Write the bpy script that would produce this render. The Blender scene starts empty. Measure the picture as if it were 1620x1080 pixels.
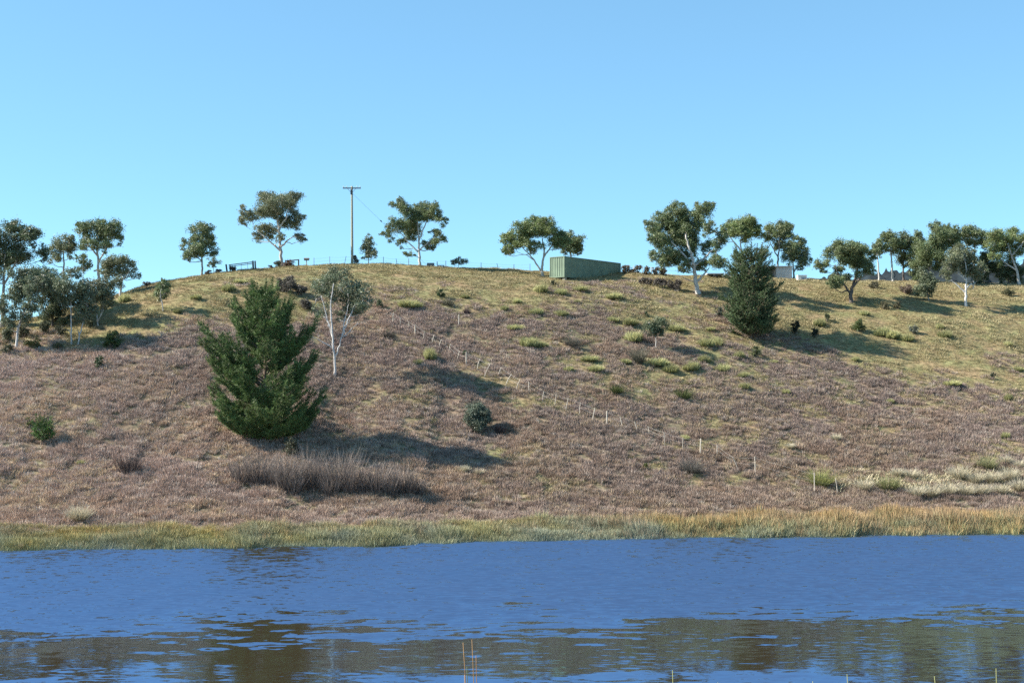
import bpy, math, random
import numpy as np
from mathutils import Vector, Matrix

# ------------------------------------------------------------------ camera, sky, sun, exposure
S = bpy.context.scene
COL = S.collection
F, HOR, CX, CAMZ = 2100.0, 610.0, 810.0, 12.2      # focal length and horizon of the photograph, eye height above the pond

cam_data = bpy.data.cameras.new("camera")
cam_data.sensor_width = 36.0
cam_data.lens = 36.0 * F / 1620.0
cam_data.clip_end = 9000.0
cam = bpy.data.objects.new("camera", cam_data)
COL.objects.link(cam)
cam.location = (0, 0, CAMZ)
cam.rotation_euler = (math.radians(90) + math.atan((HOR - 540) / F), 0, 0)
S.camera = cam

SUN_EL = math.radians(36.5)
SUN_AZ = math.radians(-91.5)                       # from +Y towards +X: the sun stands to the left
sun_dir = Vector((math.sin(SUN_AZ) * math.cos(SUN_EL), math.cos(SUN_AZ) * math.cos(SUN_EL), math.sin(SUN_EL)))

W = bpy.data.worlds.new("World"); S.world = W; W.use_nodes = True
nt = W.node_tree; nt.nodes.clear()
sky = nt.nodes.new("ShaderNodeTexSky"); sky.sky_type = 'NISHITA'; sky.sun_disc = False
sky.sun_elevation = SUN_EL; sky.sun_rotation = SUN_AZ
sky.altitude = 2500; sky.air_density = 1.0; sky.dust_density = 0.0; sky.ozone_density = 4.0
tint = nt.nodes.new("ShaderNodeMix"); tint.data_type = 'RGBA'; tint.blend_type = 'MULTIPLY'
tint.inputs[0].default_value = 1.0; tint.inputs[7].default_value = (0.62, 0.94, 1.03, 1)
gam = nt.nodes.new("ShaderNodeGamma"); gam.inputs[1].default_value = 0.62      # the camera's soft tone curve on the sky
bg = nt.nodes.new("ShaderNodeBackground"); bg.inputs[1].default_value = 0.15
wo = nt.nodes.new("ShaderNodeOutputWorld")
nt.links.new(sky.outputs[0], gam.inputs[0]); nt.links.new(gam.outputs[0], tint.inputs[6]); nt.links.new(tint.outputs[2], bg.inputs[0]); nt.links.new(bg.outputs[0], wo.inputs[0])

sd = bpy.data.lights.new("sun", 'SUN'); sd.energy = 4.4; sd.angle = math.radians(0.53); sd.color = (1.0, 0.94, 0.84)
so = bpy.data.objects.new("sun", sd); COL.objects.link(so)
so.rotation_euler = (-sun_dir).to_track_quat('-Z', 'Y').to_euler()

S.view_settings.view_transform = 'Standard'; S.view_settings.look = 'None'
S.view_settings.exposure = 1.4; S.view_settings.gamma = 1.0; S.view_settings.use_curve_mapping = False
S.cycles.max_bounces = 4; S.cycles.diffuse_bounces = 2; S.cycles.glossy_bounces = 2; S.cycles.transmission_bounces = 3; S.cycles.use_denoising = False

# ------------------------------------------------------------------ helpers
rng = np.random.default_rng(7)

def lerp_table(u, tab):
    a = np.array(tab, float)
    return np.interp(u, a[:, 0], a[:, 1])

def hash2(i, j, seed):
    h = (i * 374761393 + j * 668265263 + seed * 974711) & 0xFFFFFFFF
    h = ((h ^ (h >> 13)) * 1274126177) & 0xFFFFFFFF
    return ((h ^ (h >> 16)) & 0xFFFF) / 65535.0

def vnoise(x, y, seed=0):
    x = np.asarray(x, float); y = np.asarray(y, float)
    i = np.floor(x).astype(np.int64); j = np.floor(y).astype(np.int64)
    fx = x - i; fy = y - j
    fx = fx * fx * (3 - 2 * fx); fy = fy * fy * (3 - 2 * fy)
    a = hash2(i, j, seed); b = hash2(i + 1, j, seed); c = hash2(i, j + 1, seed); d = hash2(i + 1, j + 1, seed)
    return (a * (1 - fx) + b * fx) * (1 - fy) + (c * (1 - fx) + d * fx) * fy

def fbm(x, y, seed=0, oct=4):
    t = 0; a = 0.5; n = 0
    for k in range(oct):
        t = t + a * vnoise(x * 2 ** k, y * 2 ** k, seed + k * 17); n += a; a *= 0.5
    return t / n

def unit(v):
    return v / np.maximum(np.linalg.norm(v, axis=-1, keepdims=True), 1e-9)

class Geo:
    """collects verts, tris, quads and point colours, and builds one mesh"""
    def __init__(s): s.v = []; s.t = []; s.q = []; s.c = []; s.n = 0
    def add(s, v, t=None, q=None, c=(1, 1, 1)):
        v = np.asarray(v, float).reshape(-1, 3)
        c = np.asarray(c, float)
        if c.ndim == 1: c = np.tile(c, (len(v), 1))
        s.v.append(v); s.c.append(c)
        if t is not None and len(t): s.t.append(np.asarray(t, int) + s.n)
        if q is not None and len(q): s.q.append(np.asarray(q, int) + s.n)
        s.n += len(v)
    def box(s, lo, hi, c=(1, 1, 1), M=None):
        (x0, y0, z0), (x1, y1, z1) = lo, hi
        v = np.array([(x0,y0,z0),(x1,y0,z0),(x1,y1,z0),(x0,y1,z0),(x0,y0,z1),(x1,y0,z1),(x1,y1,z1),(x0,y1,z1)], float)
        if M is not None: v = v @ np.array(M)[:3, :3].T + np.array(M)[:3, 3]
        s.add(v, q=[(0,3,2,1),(4,5,6,7),(0,1,5,4),(1,2,6,5),(2,3,7,6),(3,0,4,7)], c=c)
    def tube(s, pts, rad, sides=6, c=(1, 1, 1), cap=True):
        pts = np.asarray(pts, float); n = len(pts)
        rad = np.broadcast_to(np.asarray(rad, float), (n,))
        tan = unit(np.gradient(pts, axis=0))
        ref = np.array([0.31, 0.9, 0.29]) if abs(tan[0] @ np.array([0.31, 0.9, 0.29])) < .95 else np.array([1., 0, 0])
        e1 = unit(np.cross(tan, ref)); e2 = np.cross(tan, e1)
        a = np.arange(sides) * 2 * math.pi / sides
        ring = pts[:, None] + rad[:, None, None] * (e1[:, None] * np.cos(a)[None, :, None] + e2[:, None] * np.sin(a)[None, :, None])
        q = []
        for i in range(n - 1):
            for k in range(sides):
                k2 = (k + 1) % sides
                q.append((i*sides+k, i*sides+k2, (i+1)*sides+k2, (i+1)*sides+k))
        t = []
        v = ring.reshape(-1, 3)
        if cap:
            v = np.vstack([v, pts[-1] + tan[-1] * rad[-1] * .5, pts[0]])
            for k in range(sides):
                t.append(((n-1)*sides+k, (n-1)*sides+(k+1) % sides, n*sides))
                t.append(((k+1) % sides, k, n*sides+1))
        s.add(v, t=t, q=q, c=c)
    def mesh(s, name, mats, smooth=False):
        v = np.vstack(s.v) if s.v else np.zeros((0, 3)); c = np.vstack(s.c) if s.c else np.zeros((0, 3))
        t = np.vstack(s.t) if s.t else np.zeros((0, 3), int); q = np.vstack(s.q) if s.q else np.zeros((0, 4), int)
        me = bpy.data.meshes.new(name)
        me.vertices.add(len(v)); me.vertices.foreach_set("co", v.astype(np.float32).ravel())
        loops = np.concatenate([t.ravel(), q.ravel()]).astype(np.int32)
        me.loops.add(len(loops)); me.loops.foreach_set("vertex_index", loops)
        starts = np.concatenate([np.arange(len(t)) * 3, len(t) * 3 + np.arange(len(q)) * 4]).astype(np.int32)
        me.polygons.add(len(starts)); me.polygons.foreach_set("loop_start", starts)
        me.polygons.foreach_set("use_smooth", np.full(len(starts), smooth))
        me.update(calc_edges=True); me.validate()
        a = me.color_attributes.new("Col", 'FLOAT_COLOR', 'POINT')
        a.data.foreach_set("color", np.hstack([c, np.ones((len(c), 1))]).astype(np.float32).ravel())
        for m in (mats if isinstance(mats, (list, tuple)) else [mats]): me.materials.append(m)
        return me

def obj(name, me, parent=None, loc=(0, 0, 0), rot=(0, 0, 0), scale=(1, 1, 1)):
    o = bpy.data.objects.new(name, me); COL.objects.link(o)
    o.parent = parent; o.location = loc; o.rotation_euler = rot; o.scale = scale
    return o

def tag(o, label=None, cat=None, group=None, kind=None):
    if label: o["label"] = label
    if cat: o["category"] = cat
    if group: o["group"] = group
    if kind: o["kind"] = kind
    return o

# ------------------------------------------------------------------ materials
def new_mat(name):
    m = bpy.data.materials.new(name); m.use_nodes = True
    n = m.node_tree; n.nodes.clear()
    return m, n, n.nodes.new("ShaderNodeOutputMaterial")

def mat_attr(name, rough=0.7, transl=0.0, spec=0.3, nscale=3.0, namt=0.3, bump=0.0, instancer=False):
    """colour from the mesh's own point colours, broken up with noise"""
    m, n, out = new_mat(name); L = n.links.new
    at = n.nodes.new("ShaderNodeAttribute"); at.attribute_name = "Col"
    tc = n.nodes.new("ShaderNodeTexCoord")
    no = n.nodes.new("ShaderNodeTexNoise"); no.inputs["Scale"].default_value = nscale; no.inputs["Detail"].default_value = 4
    L(tc.outputs["Object"], no.inputs["Vector"])
    mr = n.nodes.new("ShaderNodeMapRange"); mr.inputs[1].default_value = .3; mr.inputs[2].default_value = .7
    mr.inputs[3].default_value = 1 - namt; mr.inputs[4].default_value = 1 + namt
    L(no.outputs[0], mr.inputs[0])
    mx = n.nodes.new("ShaderNodeMix"); mx.data_type = 'RGBA'; mx.blend_type = 'MULTIPLY'; mx.inputs[0].default_value = 1
    L(at.outputs["Color"], mx.inputs[6]); L(mr.outputs[0], mx.inputs[7])
    col = mx.outputs[2]
    if instancer:
        ia = n.nodes.new("ShaderNodeAttribute"); ia.attribute_type = 'INSTANCER'; ia.attribute_name = "tint"
        m2 = n.nodes.new("ShaderNodeMix"); m2.data_type = 'RGBA'; m2.blend_type = 'MULTIPLY'; m2.inputs[0].default_value = 1
        L(col, m2.inputs[6]); L(ia.outputs["Color"], m2.inputs[7]); col = m2.outputs[2]
    b = n.nodes.new("ShaderNodeBsdfPrincipled"); b.inputs["Roughness"].default_value = rough
    b.inputs["Specular IOR Level"].default_value = spec
    L(col, b.inputs["Base Color"])
    if bump:
        bp = n.nodes.new("ShaderNodeBump"); bp.inputs["Strength"].default_value = bump; bp.inputs["Distance"].default_value = .02
        L(no.outputs[0], bp.inputs["Height"]); L(bp.outputs[0], b.inputs["Normal"])
    sh = b.outputs[0]
    if transl:
        tr = n.nodes.new("ShaderNodeBsdfTranslucent"); L(col, tr.inputs[0])
        ms = n.nodes.new("ShaderNodeMixShader"); ms.inputs[0].default_value = transl
        L(sh, ms.inputs[1]); L(tr.outputs[0], ms.inputs[2]); sh = ms.outputs[0]
    L(sh, out.inputs[0])
    return m

M_leaf = mat_attr("gum_leaf", rough=.5, transl=.22, spec=.45, nscale=.9, namt=.22)
M_needle = mat_attr("pine_needle", rough=.55, transl=.12, spec=.35, nscale=.6, namt=.25)
M_bark = mat_attr("bark", rough=.85, nscale=5, namt=.3, bump=.4)
M_twig = mat_attr("dry_twig", rough=.9, nscale=2, namt=.2, transl=.1)
M_blade = mat_attr("grass_blade", rough=.75, transl=.25, nscale=1.5, namt=.2)
M_heath = mat_attr("heath_stem", rough=.95, spec=.1, nscale=2, namt=.12, instancer=True)
M_grass = mat_attr("grass_tuft", rough=.8, transl=.25, nscale=2, namt=.15, instancer=True)
M_wood = mat_attr("weathered_wood", rough=.85, nscale=9, namt=.3, bump=.3)
M_paint = mat_attr("painted_steel", rough=.6, nscale=.9, namt=.16, spec=.3)
M_metal = mat_attr("galvanised_steel", rough=.45, nscale=2.5, namt=.15, spec=.5)

# ------------------------------------------------------------------ the lie of the land
CREST_Y = [(-900, 640), (-300, 560), (0, 512), (60, 500), (120, 484), (180, 468), (215, 456), (250, 446), (330, 433), (400, 428), (480, 422), (560, 419),
           (650, 420), (740, 424), (800, 428), (870, 431), (980, 433), (1060, 434), (1150, 438), (1240, 441), (1330, 443), (1450, 446), (1620, 452), (2200, 470), (2600, 490)]
CREST_D = [(-900, 150), (0, 152), (200, 160), (400, 170), (555, 180), (700, 182), (890, 183), (1000, 184), (1100, 187), (1240, 191), (1400, 194), (1620, 196), (2600, 204)]
SHORE_Y = [(-900, 876), (0, 866), (300, 862), (600, 858), (800, 851), (1100, 846), (1400, 842), (1620, 839), (2600, 834)]

def ground(x, y):
    x = np.asarray(x, float); y = np.asarray(y, float)
    u = np.clip(CX + F * x / np.maximum(y, 60.0), -900, 2600)
    ds = CAMZ * F / (lerp_table(u, SHORE_Y) - HOR) + (fbm(x * .3, y * 0 + 3, 5, 4) - .5) * 3.2
    dc = lerp_table(u, CREST_D); yc = lerp_table(u, CREST_Y)
    zc = CAMZ + (HOR - yc) / F * dc
    L = dc - ds
    m1 = (zc - CAMZ) / dc
    s = (y - ds) / L
    sc = np.clip(s, 0, 1)
    h00 = 2*sc**3 - 3*sc**2 + 1; h10 = sc**3 - 2*sc**2 + sc; h01 = -2*sc**3 + 3*sc**2; h11 = sc**3 - sc**2
    hill = h10 * .12 * L + h01 * zc + h11 * m1 * L
    e = np.maximum(y - dc, 0)
    beyond = zc + m1 * e - 0.0022 * e * e
    beyond = np.where(e > 70, zc + m1 * 70 - 0.0022 * 4900 - (e - 70) * .01, beyond)
    hill = np.where(s > 1, np.maximum(beyond, zc - 22), hill)
    amp = np.clip(s * 6, 0, 1) * np.clip((1.25 - s) * 4, .25, 1)
    hill = hill + amp * ((fbm(x * .09, y * .09, 11, 3) - .5) * .9 + (fbm(x * .5, y * .5, 23, 3) - .5) * .35)
    floor = np.maximum((y - ds) * .3, -1.6)
    near = 10.7 - .26 * np.clip(y, -40, 400)
    pond = np.maximum(floor, near)
    side = np.clip((np.abs(x) - 150) / 60, 0, 1)
    pond = pond + side * 4 * (y < ds)
    return np.where(s > 0, hill, pond)

_Y = np.arange(90.0, 290.0, 0.2)
def hit(u, v, dmax=None):
    """where the sight line of a photograph pixel first meets the hill"""
    x = (u - CX) / F * _Y
    z = CAMZ + (HOR - v) / F * _Y
    g = ground(x, _Y)
    k = np.nonzero(g >= z)[0]
    d = _Y[k[0]] if len(k) else float(lerp_table(u, CREST_D))
    if dmax: d = min(d, dmax)
    xx = (u - CX) / F * d
    return Vector((xx, d, float(ground(xx, d))))
def at_depth(u, d):
    x = (u - CX) / F * d
    return Vector((x, d, float(ground(x, d))))
def uv_of(x, y, z):
    return CX + F * x / y, HOR - F * (z - CAMZ) / y

HEATH_LINE = [(0, 566), (100, 560), (200, 528), (300, 500), (450, 498), (600, 484), (700, 492), (800, 480), (900, 488), (985, 466), (1060, 462), (1150, 486), (1230, 556),
              (1330, 566), (1420, 572), (1500, 596), (1620, 612)]
def cover(x, y, z):
    """0 = grass, 1 = heath"""
    u, v = uv_of(x, y, z)
    e = v - lerp_table(u, HEATH_LINE) + (fbm(x * .12, y * .12, 41, 4) - .5) * 100
    h = np.clip(e / 36 + .62, 0, 1)
    mid = np.clip(1 - np.abs(u - 1030) / 330, 0, 1) * np.clip((650 - v) / 60, 0, 1)          # patchy middle slope
    h = h * (1 - mid * np.clip((fbm(x * .16, y * .22, 77, 3) - .40) * 7, 0, 1))
    strip = np.clip(1 - np.abs(v - (560 + (u - 1280) * .165)) / 9, 0, 1) * (u > 1270)          # green strip across the right
    strip2 = np.clip(1 - np.abs(v - (640 + (u - 1400) * .08)) / 5, 0, 1) * (u > 1400)
    clear = np.clip(1 - np.abs(v - 758) / 22, 0, 1) * np.clip((u - 1170) / 60, 0, 1)
    gaps = np.clip((fbm(x * .22, y * .30, 87, 3) - .57) * 9, 0, 1) * np.clip((u - 480) / 250, .35, 1)        # grassy openings in the heath
    return h * (1 - np.maximum(np.maximum(np.maximum(strip, strip2), clear) * .9, gaps * .75))

def spaced(parts):
    out = []
    for a, b, s in parts: out.extend(np.arange(a, b, s))
    return np.array(out)
gx = spaced([(-4000, -600, 400), (-600, -140, 20), (-140, 140, .8), (140, 600, 20), (600, 4001, 400)])
gy = spaced([(-3000, -100, 300), (-100, 84, 8), (84, 235, .8), (235, 420, 6), (420, 1000, 40), (1000, 6001, 500)])
X, Y = np.meshgrid(gx, gy)
Z = ground(X, Y)
C = cover(X, np.maximum(Y, 60), Z)
u_, v_ = uv_of(X, np.maximum(Y, 60), Z)
n1 = fbm(X * .25, Y * .25, 3, 4)[..., None]; n2 = fbm(X * .06, Y * .06, 9, 3)[..., None]
grass_c = np.array([.25, .20, .12]) * (1 - n2) + np.array([.205, .18, .095]) * n2
heath_c = np.array([.16, .12, .095]) * (1 - n1) + np.array([.19, .155, .11]) * n1
gc = grass_c * (1 - C[..., None]) + heath_c * C[..., None]
wet = np.clip((.35 - Z) / .5, 0, 1)[..., None]
gc = gc * (1 - wet) + np.array([.05, .042, .028]) * wet
g = Geo()
ny, nx = X.shape
idx = np.arange(ny * nx).reshape(ny, nx)
q = np.stack([idx[:-1, :-1], idx[:-1, 1:], idx[1:, 1:], idx[1:, :-1]], -1).reshape(-1, 4)
g.add(np.stack([X, Y, Z], -1).reshape(-1, 3), q=q, c=gc.reshape(-1, 3))

def ground_material():
    m, n, out = new_mat("hill_soil_and_grass"); L = n.links.new
    at = n.nodes.new("ShaderNodeAttribute"); at.attribute_name = "Col"
    tc = n.nodes.new("ShaderNodeTexCoord")
    n1 = n.nodes.new("ShaderNodeTexNoise"); n1.inputs["Scale"].default_value = 2.2; n1.inputs["Detail"].default_value = 8
    n2 = n.nodes.new("ShaderNodeTexNoise"); n2.inputs["Scale"].default_value = .45; n2.inputs["Detail"].default_value = 5
    L(tc.outputs["Object"], n1.inputs[0]); L(tc.outputs["Object"], n2.inputs[0])
    r = n.nodes.new("ShaderNodeMapRange"); r.inputs[1].default_value = .3; r.inputs[2].default_value = .7; r.inputs[3].default_value = .6; r.inputs[4].default_value = 1.4
    L(n1.outputs[0], r.inputs[0])
    mx = n.nodes.new("ShaderNodeMix"); mx.data_type = 'RGBA'; mx.blend_type = 'MULTIPLY'; mx.inputs[0].default_value = 1
    L(at.outputs["Color"], mx.inputs[6]); L(r.outputs[0], mx.inputs[7])
    cr = n.nodes.new("ShaderNodeValToRGB")
    cr.color_ramp.elements[0].position = .38; cr.color_ramp.elements[0].color = (.92, 1.04, .85, 1)
    cr.color_ramp.elements[1].position = .64; cr.color_ramp.elements[1].color = (1.12, .98, .95, 1)
    L(n2.outputs[0], cr.inputs[0])
    m2 = n.nodes.new("ShaderNodeMix"); m2.data_type = 'RGBA'; m2.blend_type = 'MULTIPLY'; m2.inputs[0].default_value = 1
    L(mx.outputs[2], m2.inputs[6]); L(cr.outputs[0], m2.inputs[7])
    b = n.nodes.new("ShaderNodeBsdfPrincipled"); b.inputs["Roughness"].default_value = .95; b.inputs["Specular IOR Level"].default_value = .1
    bp = n.nodes.new("ShaderNodeBump"); bp.inputs["Strength"].default_value = .8; bp.inputs["Distance"].default_value = .15
    L(n1.outputs[0], bp.inputs["Height"]); L(bp.outputs[0], b.inputs["Normal"])
    L(m2.outputs[2], b.inputs["Base Color"]); L(b.outputs[0], out.inputs[0])
    return m
tag(obj("ground", g.mesh("ground", ground_material(), smooth=True)), kind="structure")

# ------------------------------------------------------------------ pond
def water_material():
    m, n, out = new_mat("pond_water"); L = n.links.new
    tc = n.nodes.new("ShaderNodeTexCoord"); no = n.nodes.new("ShaderNodeTexNoise"); no.inputs["Scale"].default_value = .2; no.inputs["Detail"].default_value = 3
    cr = n.nodes.new("ShaderNodeValToRGB"); cr.color_ramp.elements[0].color = (.046, .034, .018, 1); cr.color_ramp.elements[1].color = (.060, .044, .023, 1)
    b = n.nodes.new("ShaderNodeBsdfPrincipled"); b.inputs["Roughness"].default_value = .05; b.inputs["IOR"].default_value = 7.0; b.inputs["Specular Tint"].default_value = (.34, .66, 1.0, 1)  # sky blue put into the reflection tint, mirror strength above real water
    L(tc.outputs["Object"], no.inputs[0]); L(no.outputs[0], cr.inputs[0]); L(cr.outputs[0], b.inputs["Base Color"])
    # wind ripples: small slopes plus an added lean to the near shore for bluer sky reflection, as strong as the mesh attribute says
    at = n.nodes.new("ShaderNodeAttribute"); at.attribute_name = "Col"
    sp = n.nodes.new("ShaderNodeSeparateColor"); L(at.outputs["Color"], sp.inputs[0])
    mp = n.nodes.new("ShaderNodeMapping"); mp.inputs["Scale"].default_value = (1.3, 2.6, 1); L(tc.outputs["Object"], mp.inputs[0])
    rn = n.nodes.new("ShaderNodeTexNoise"); rn.inputs["Scale"].default_value = 1.0; rn.inputs["Detail"].default_value = 4; rn.inputs["Roughness"].default_value = .65; L(mp.outputs[0], rn.inputs[0])
    def vm(op, a_, b_):
        k = n.nodes.new("ShaderNodeVectorMath"); k.operation = op
        for i, x_ in enumerate((a_, b_)):
            if isinstance(x_, tuple): k.inputs[i].default_value = x_
            else: L(x_, k.inputs[i])
        return k.outputs[0]
    slope = vm('MULTIPLY', vm('SUBTRACT', rn.outputs["Color"], (.5, .5, .5)), (.75, 1.0, 0))
    slope = vm('ADD', slope, (0, -.24, 0))  # added lean towards the near shore, so ripples reflect higher sky
    cb = n.nodes.new("ShaderNodeCombineXYZ")
    for i in range(3): L(sp.outputs[0], cb.inputs[i])
    mp2 = n.nodes.new("ShaderNodeMapping"); mp2.inputs["Scale"].default_value = (1.1, 5.0, 1); mp2.inputs["Rotation"].default_value = (0, 0, .06); L(tc.outputs["Object"], mp2.inputs[0])
    rn2 = n.nodes.new("ShaderNodeTexNoise"); rn2.inputs["Scale"].default_value = 1.0; rn2.inputs["Detail"].default_value = 3; L(mp2.outputs[0], rn2.inputs[0])
    calm = vm('MULTIPLY', vm('SUBTRACT', rn2.outputs["Color"], (.5, .5, .5)), (.03, .13, 0))
    geo = n.nodes.new("ShaderNodeNewGeometry")
    nn = vm('NORMALIZE', vm('ADD', geo.outputs["Normal"], vm('ADD', calm, vm('MULTIPLY', slope, cb.outputs[0]))), (0, 0, 0))
    L(nn, b.inputs["Normal"]); L(b.outputs[0], out.inputs[0])
    return m

def pond():
    """real wavelets: the wind ruffles the far half of the pond, the near half lies calmer"""
    r = np.random.default_rng(31)
    xi = np.concatenate([[-6, -4, -2.5, -1.6, -1.2], np.linspace(-1, 1, 200), [1.2, 1.6, 2.5, 4, 6]])
    yy = np.concatenate([[30, 34, 38, 42, 45], np.arange(49, 115, .25), [119, 125]])
    XI, YY = np.meshgrid(xi, yy); XX = XI * (YY * .40 + 2)
    e = YY - XX * .16 + (fbm(XX * .08, YY * .22, 91, 4) - .5) * 12
    ruff = np.clip((e - 66 + (fbm(XX * .25, YY * 1.0, 95, 5) - .5) * 12 + (fbm(XX * 1.1, YY * 3.2, 96, 2) - .5) * 11) / 9, 0, 1); ruff = ruff * ruff * (3 - 2 * ruff)
    ruff = ruff * (.75 + .5 * fbm(XX * .12, YY * .4, 92, 3))
    gust = np.clip((fbm(XX * .10, YY * .45, 93, 3) - .5) * 4, 0, 1) * np.clip((60 - YY) / 4, 0, 1)      # cat's-paws close in
    Zr = np.zeros_like(XX); Zc = np.zeros_like(XX); N = 34
    for i in range(N):
        lam = .30 * (2.6 ** r.random()); th = r.normal() * .75 - .25; k = 2 * math.pi / lam
        ph = r.uniform(0, 6.28); kx, ky = k * math.sin(th), k * math.cos(th)
        Zr += math.sqrt(2 / N) / k * np.sin(kx * XX + ky * YY + ph)
    for i in range(16):
        lam = .34 * (3.2 ** r.random()); th = r.normal() * .4; k = 2 * math.pi / lam
        Zc += math.sqrt(2 / 16) / k * np.sin(k * math.sin(th) * XX + k * math.cos(th) * YY + r.uniform(0, 6.28))
    inside = (np.abs(XI) <= 1) & (YY > 48) & (YY < 115)
    Zw = np.where(inside, Zr * (RUFF * ruff + .03 * gust) + Zc * (CALM + .015 * gust), 0)
    ny, nx = XX.shape; idx = np.arange(ny * nx).reshape(ny, nx)
    q = np.stack([idx[:-1, :-1], idx[:-1, 1:], idx[1:, 1:], idx[1:, :-1]], -1).reshape(-1, 4)
    g = Geo(); g.add(np.stack([XX, YY, Zw], -1).reshape(-1, 3), q=q, c=np.repeat(np.clip(ruff + .35 * gust, 0, 1).reshape(-1, 1), 3, 1))
    tag(obj("water", g.mesh("water", water_material(), smooth=True)), kind="structure")
RUFF, CALM = 0.05, 0.004
pond()

# ------------------------------------------------------------------ far hills beyond the right-hand trees
def far_hills():
    g = Geo()
    us = np.linspace(-600, 2600, 1100)
    ridge = lerp_table(us, [(-600, 510), (-100, 520), (60, 530), (200, 530), (330, 530), (1150, 520), (1290, 458), (1350, 450), (1430, 438), (1500, 430), (1570, 433), (1640, 426), (1900, 412), (2600, 440)])
    ridge = ridge + (fbm(us * .05, us * 0, 8, 4) - .5) * 10
    d0 = 900.0; rows = []
    for k, f in enumerate(np.linspace(0, 1, 40)):
        d = d0 - 260 * (1 - f)
        z = -20 + (CAMZ + (HOR - ridge) / F * d0 + 20) * math.sin(f * math.pi / 2)
        x = (us - CX) / F * d0
        rows.append(np.stack([x, np.full_like(x, d), z + (fbm(x * .06, d * .06 + x * 0, 4, 4) - .5) * 10 * (0.2 + f) + np.abs(fbm(x * .22, d * .22 + x * 0, 14, 3) - .5) * 16 * (.3 + f)], -1))
    V = np.array(rows); ny, nx = V.shape[:2]; idx = np.arange(ny * nx).reshape(ny, nx)
    q = np.stack([idx[:-1, :-1], idx[:-1, 1:], idx[1:, 1:], idx[1:, :-1]], -1).reshape(-1, 4)
    n = fbm(V[..., 0] * .08, V[..., 2] * .2, 6, 4)[..., None]
    g.add(V.reshape(-1, 3), q=q, c=(np.array([.007, .014, .018]) * (1 - n) + np.array([.014, .022, .026]) * n).reshape(-1, 3))
    tag(obj("hills", g.mesh("hills", mat_attr("far_forest", rough=.95, nscale=.15, namt=.4), smooth=True)), kind="structure")
far_hills()

# ------------------------------------------------------------------ foliage builders
def rand_unit(n, r=rng):
    return unit(r.normal(size=(n, 3)))

def add_leaves(g, P, size, col, tone, droop=.5, aspect=.38, r=rng):
    """rhombic leaves at points P; col (3,), tone (n,)"""
    n = len(P)
    a = unit(rand_unit(n, r) + np.array([0, 0, -droop]))
    b = unit(np.cross(a, rand_unit(n, r)))
    s = size * r.uniform(.65, 1.35, (n, 1))
    p0 = P - a * s * .5; p2 = P + a * s * .5
    w = b * s * aspect * .5
    V = np.stack([p0, P + w, p2, P - w], 1).reshape(-1, 3)
    q = np.arange(n * 4).reshape(n, 4)
    c = np.asarray(col)[None] * tone[:, None] if np.ndim(col) == 1 else col * tone[:, None]
    g.add(V, q=q, c=np.repeat(np.clip(c, 0, 1), 4, 0))

def clump_leaves(g, clumps, leaf, dens, col, r, droop=.5, col2=None):
    """clumps: (x,y,z,rx,ry,rz). Leaves gather in lumps through the clump, leaving gaps."""
    anchors = []
    for (x, y, z, rx, ry, rz) in clumps:
        vol = (rx * ry * rz) ** (1 / 3)
        k = max(4, int(4 + 9 * vol))
        d = rand_unit(k, r); d[:, 2] = d[:, 2] * .9 + .12
        rad = r.uniform(.35, 1.0, (k, 1)) ** .6
        cen = np.array([x, y, z]) + d * rad * np.array([rx, ry, rz]) * .95
        lr = vol * r.uniform(.26, .48, k)
        for c, l in zip(cen, lr):
            n = max(10, int(dens * l * l * 620 * (.26 / leaf) ** 2))
            p = r.normal(size=(n, 3)) * np.array([.66, .66, .5]) * l + c
            p[:, 2] -= np.linalg.norm((p - c)[:, :2], axis=1) * .25
            base = np.asarray(col) * r.uniform(.82, 1.2)
            if col2 is not None: base = base * .75 + np.asarray(col2) * .25 if r.random() < .3 else base
            add_leaves(g, p, leaf, base, r.uniform(.75, 1.3, n), droop, r=r)
            anchors.append(c)
    return np.array(anchors)

def limb(g, a, b, r0, r1, r, sides=5, col=(.5, .47, .43), sag=.15, n=6):
    a = np.asarray(a, float); b = np.asarray(b, float)
    t = np.linspace(0, 1, n)[:, None]
    L = np.linalg.norm(b - a)
    p = a + (b - a) * t
    p[:, 2] += np.sin(t[:, 0] * math.pi) * -sag * L * .5
    off = r.normal(size=(n, 3)) * .035 * L; off[0] = 0; off[-1] = 0
    p += off
    g.tube(p, np.linspace(r0, r1, n), sides, col)
    return p

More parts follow.
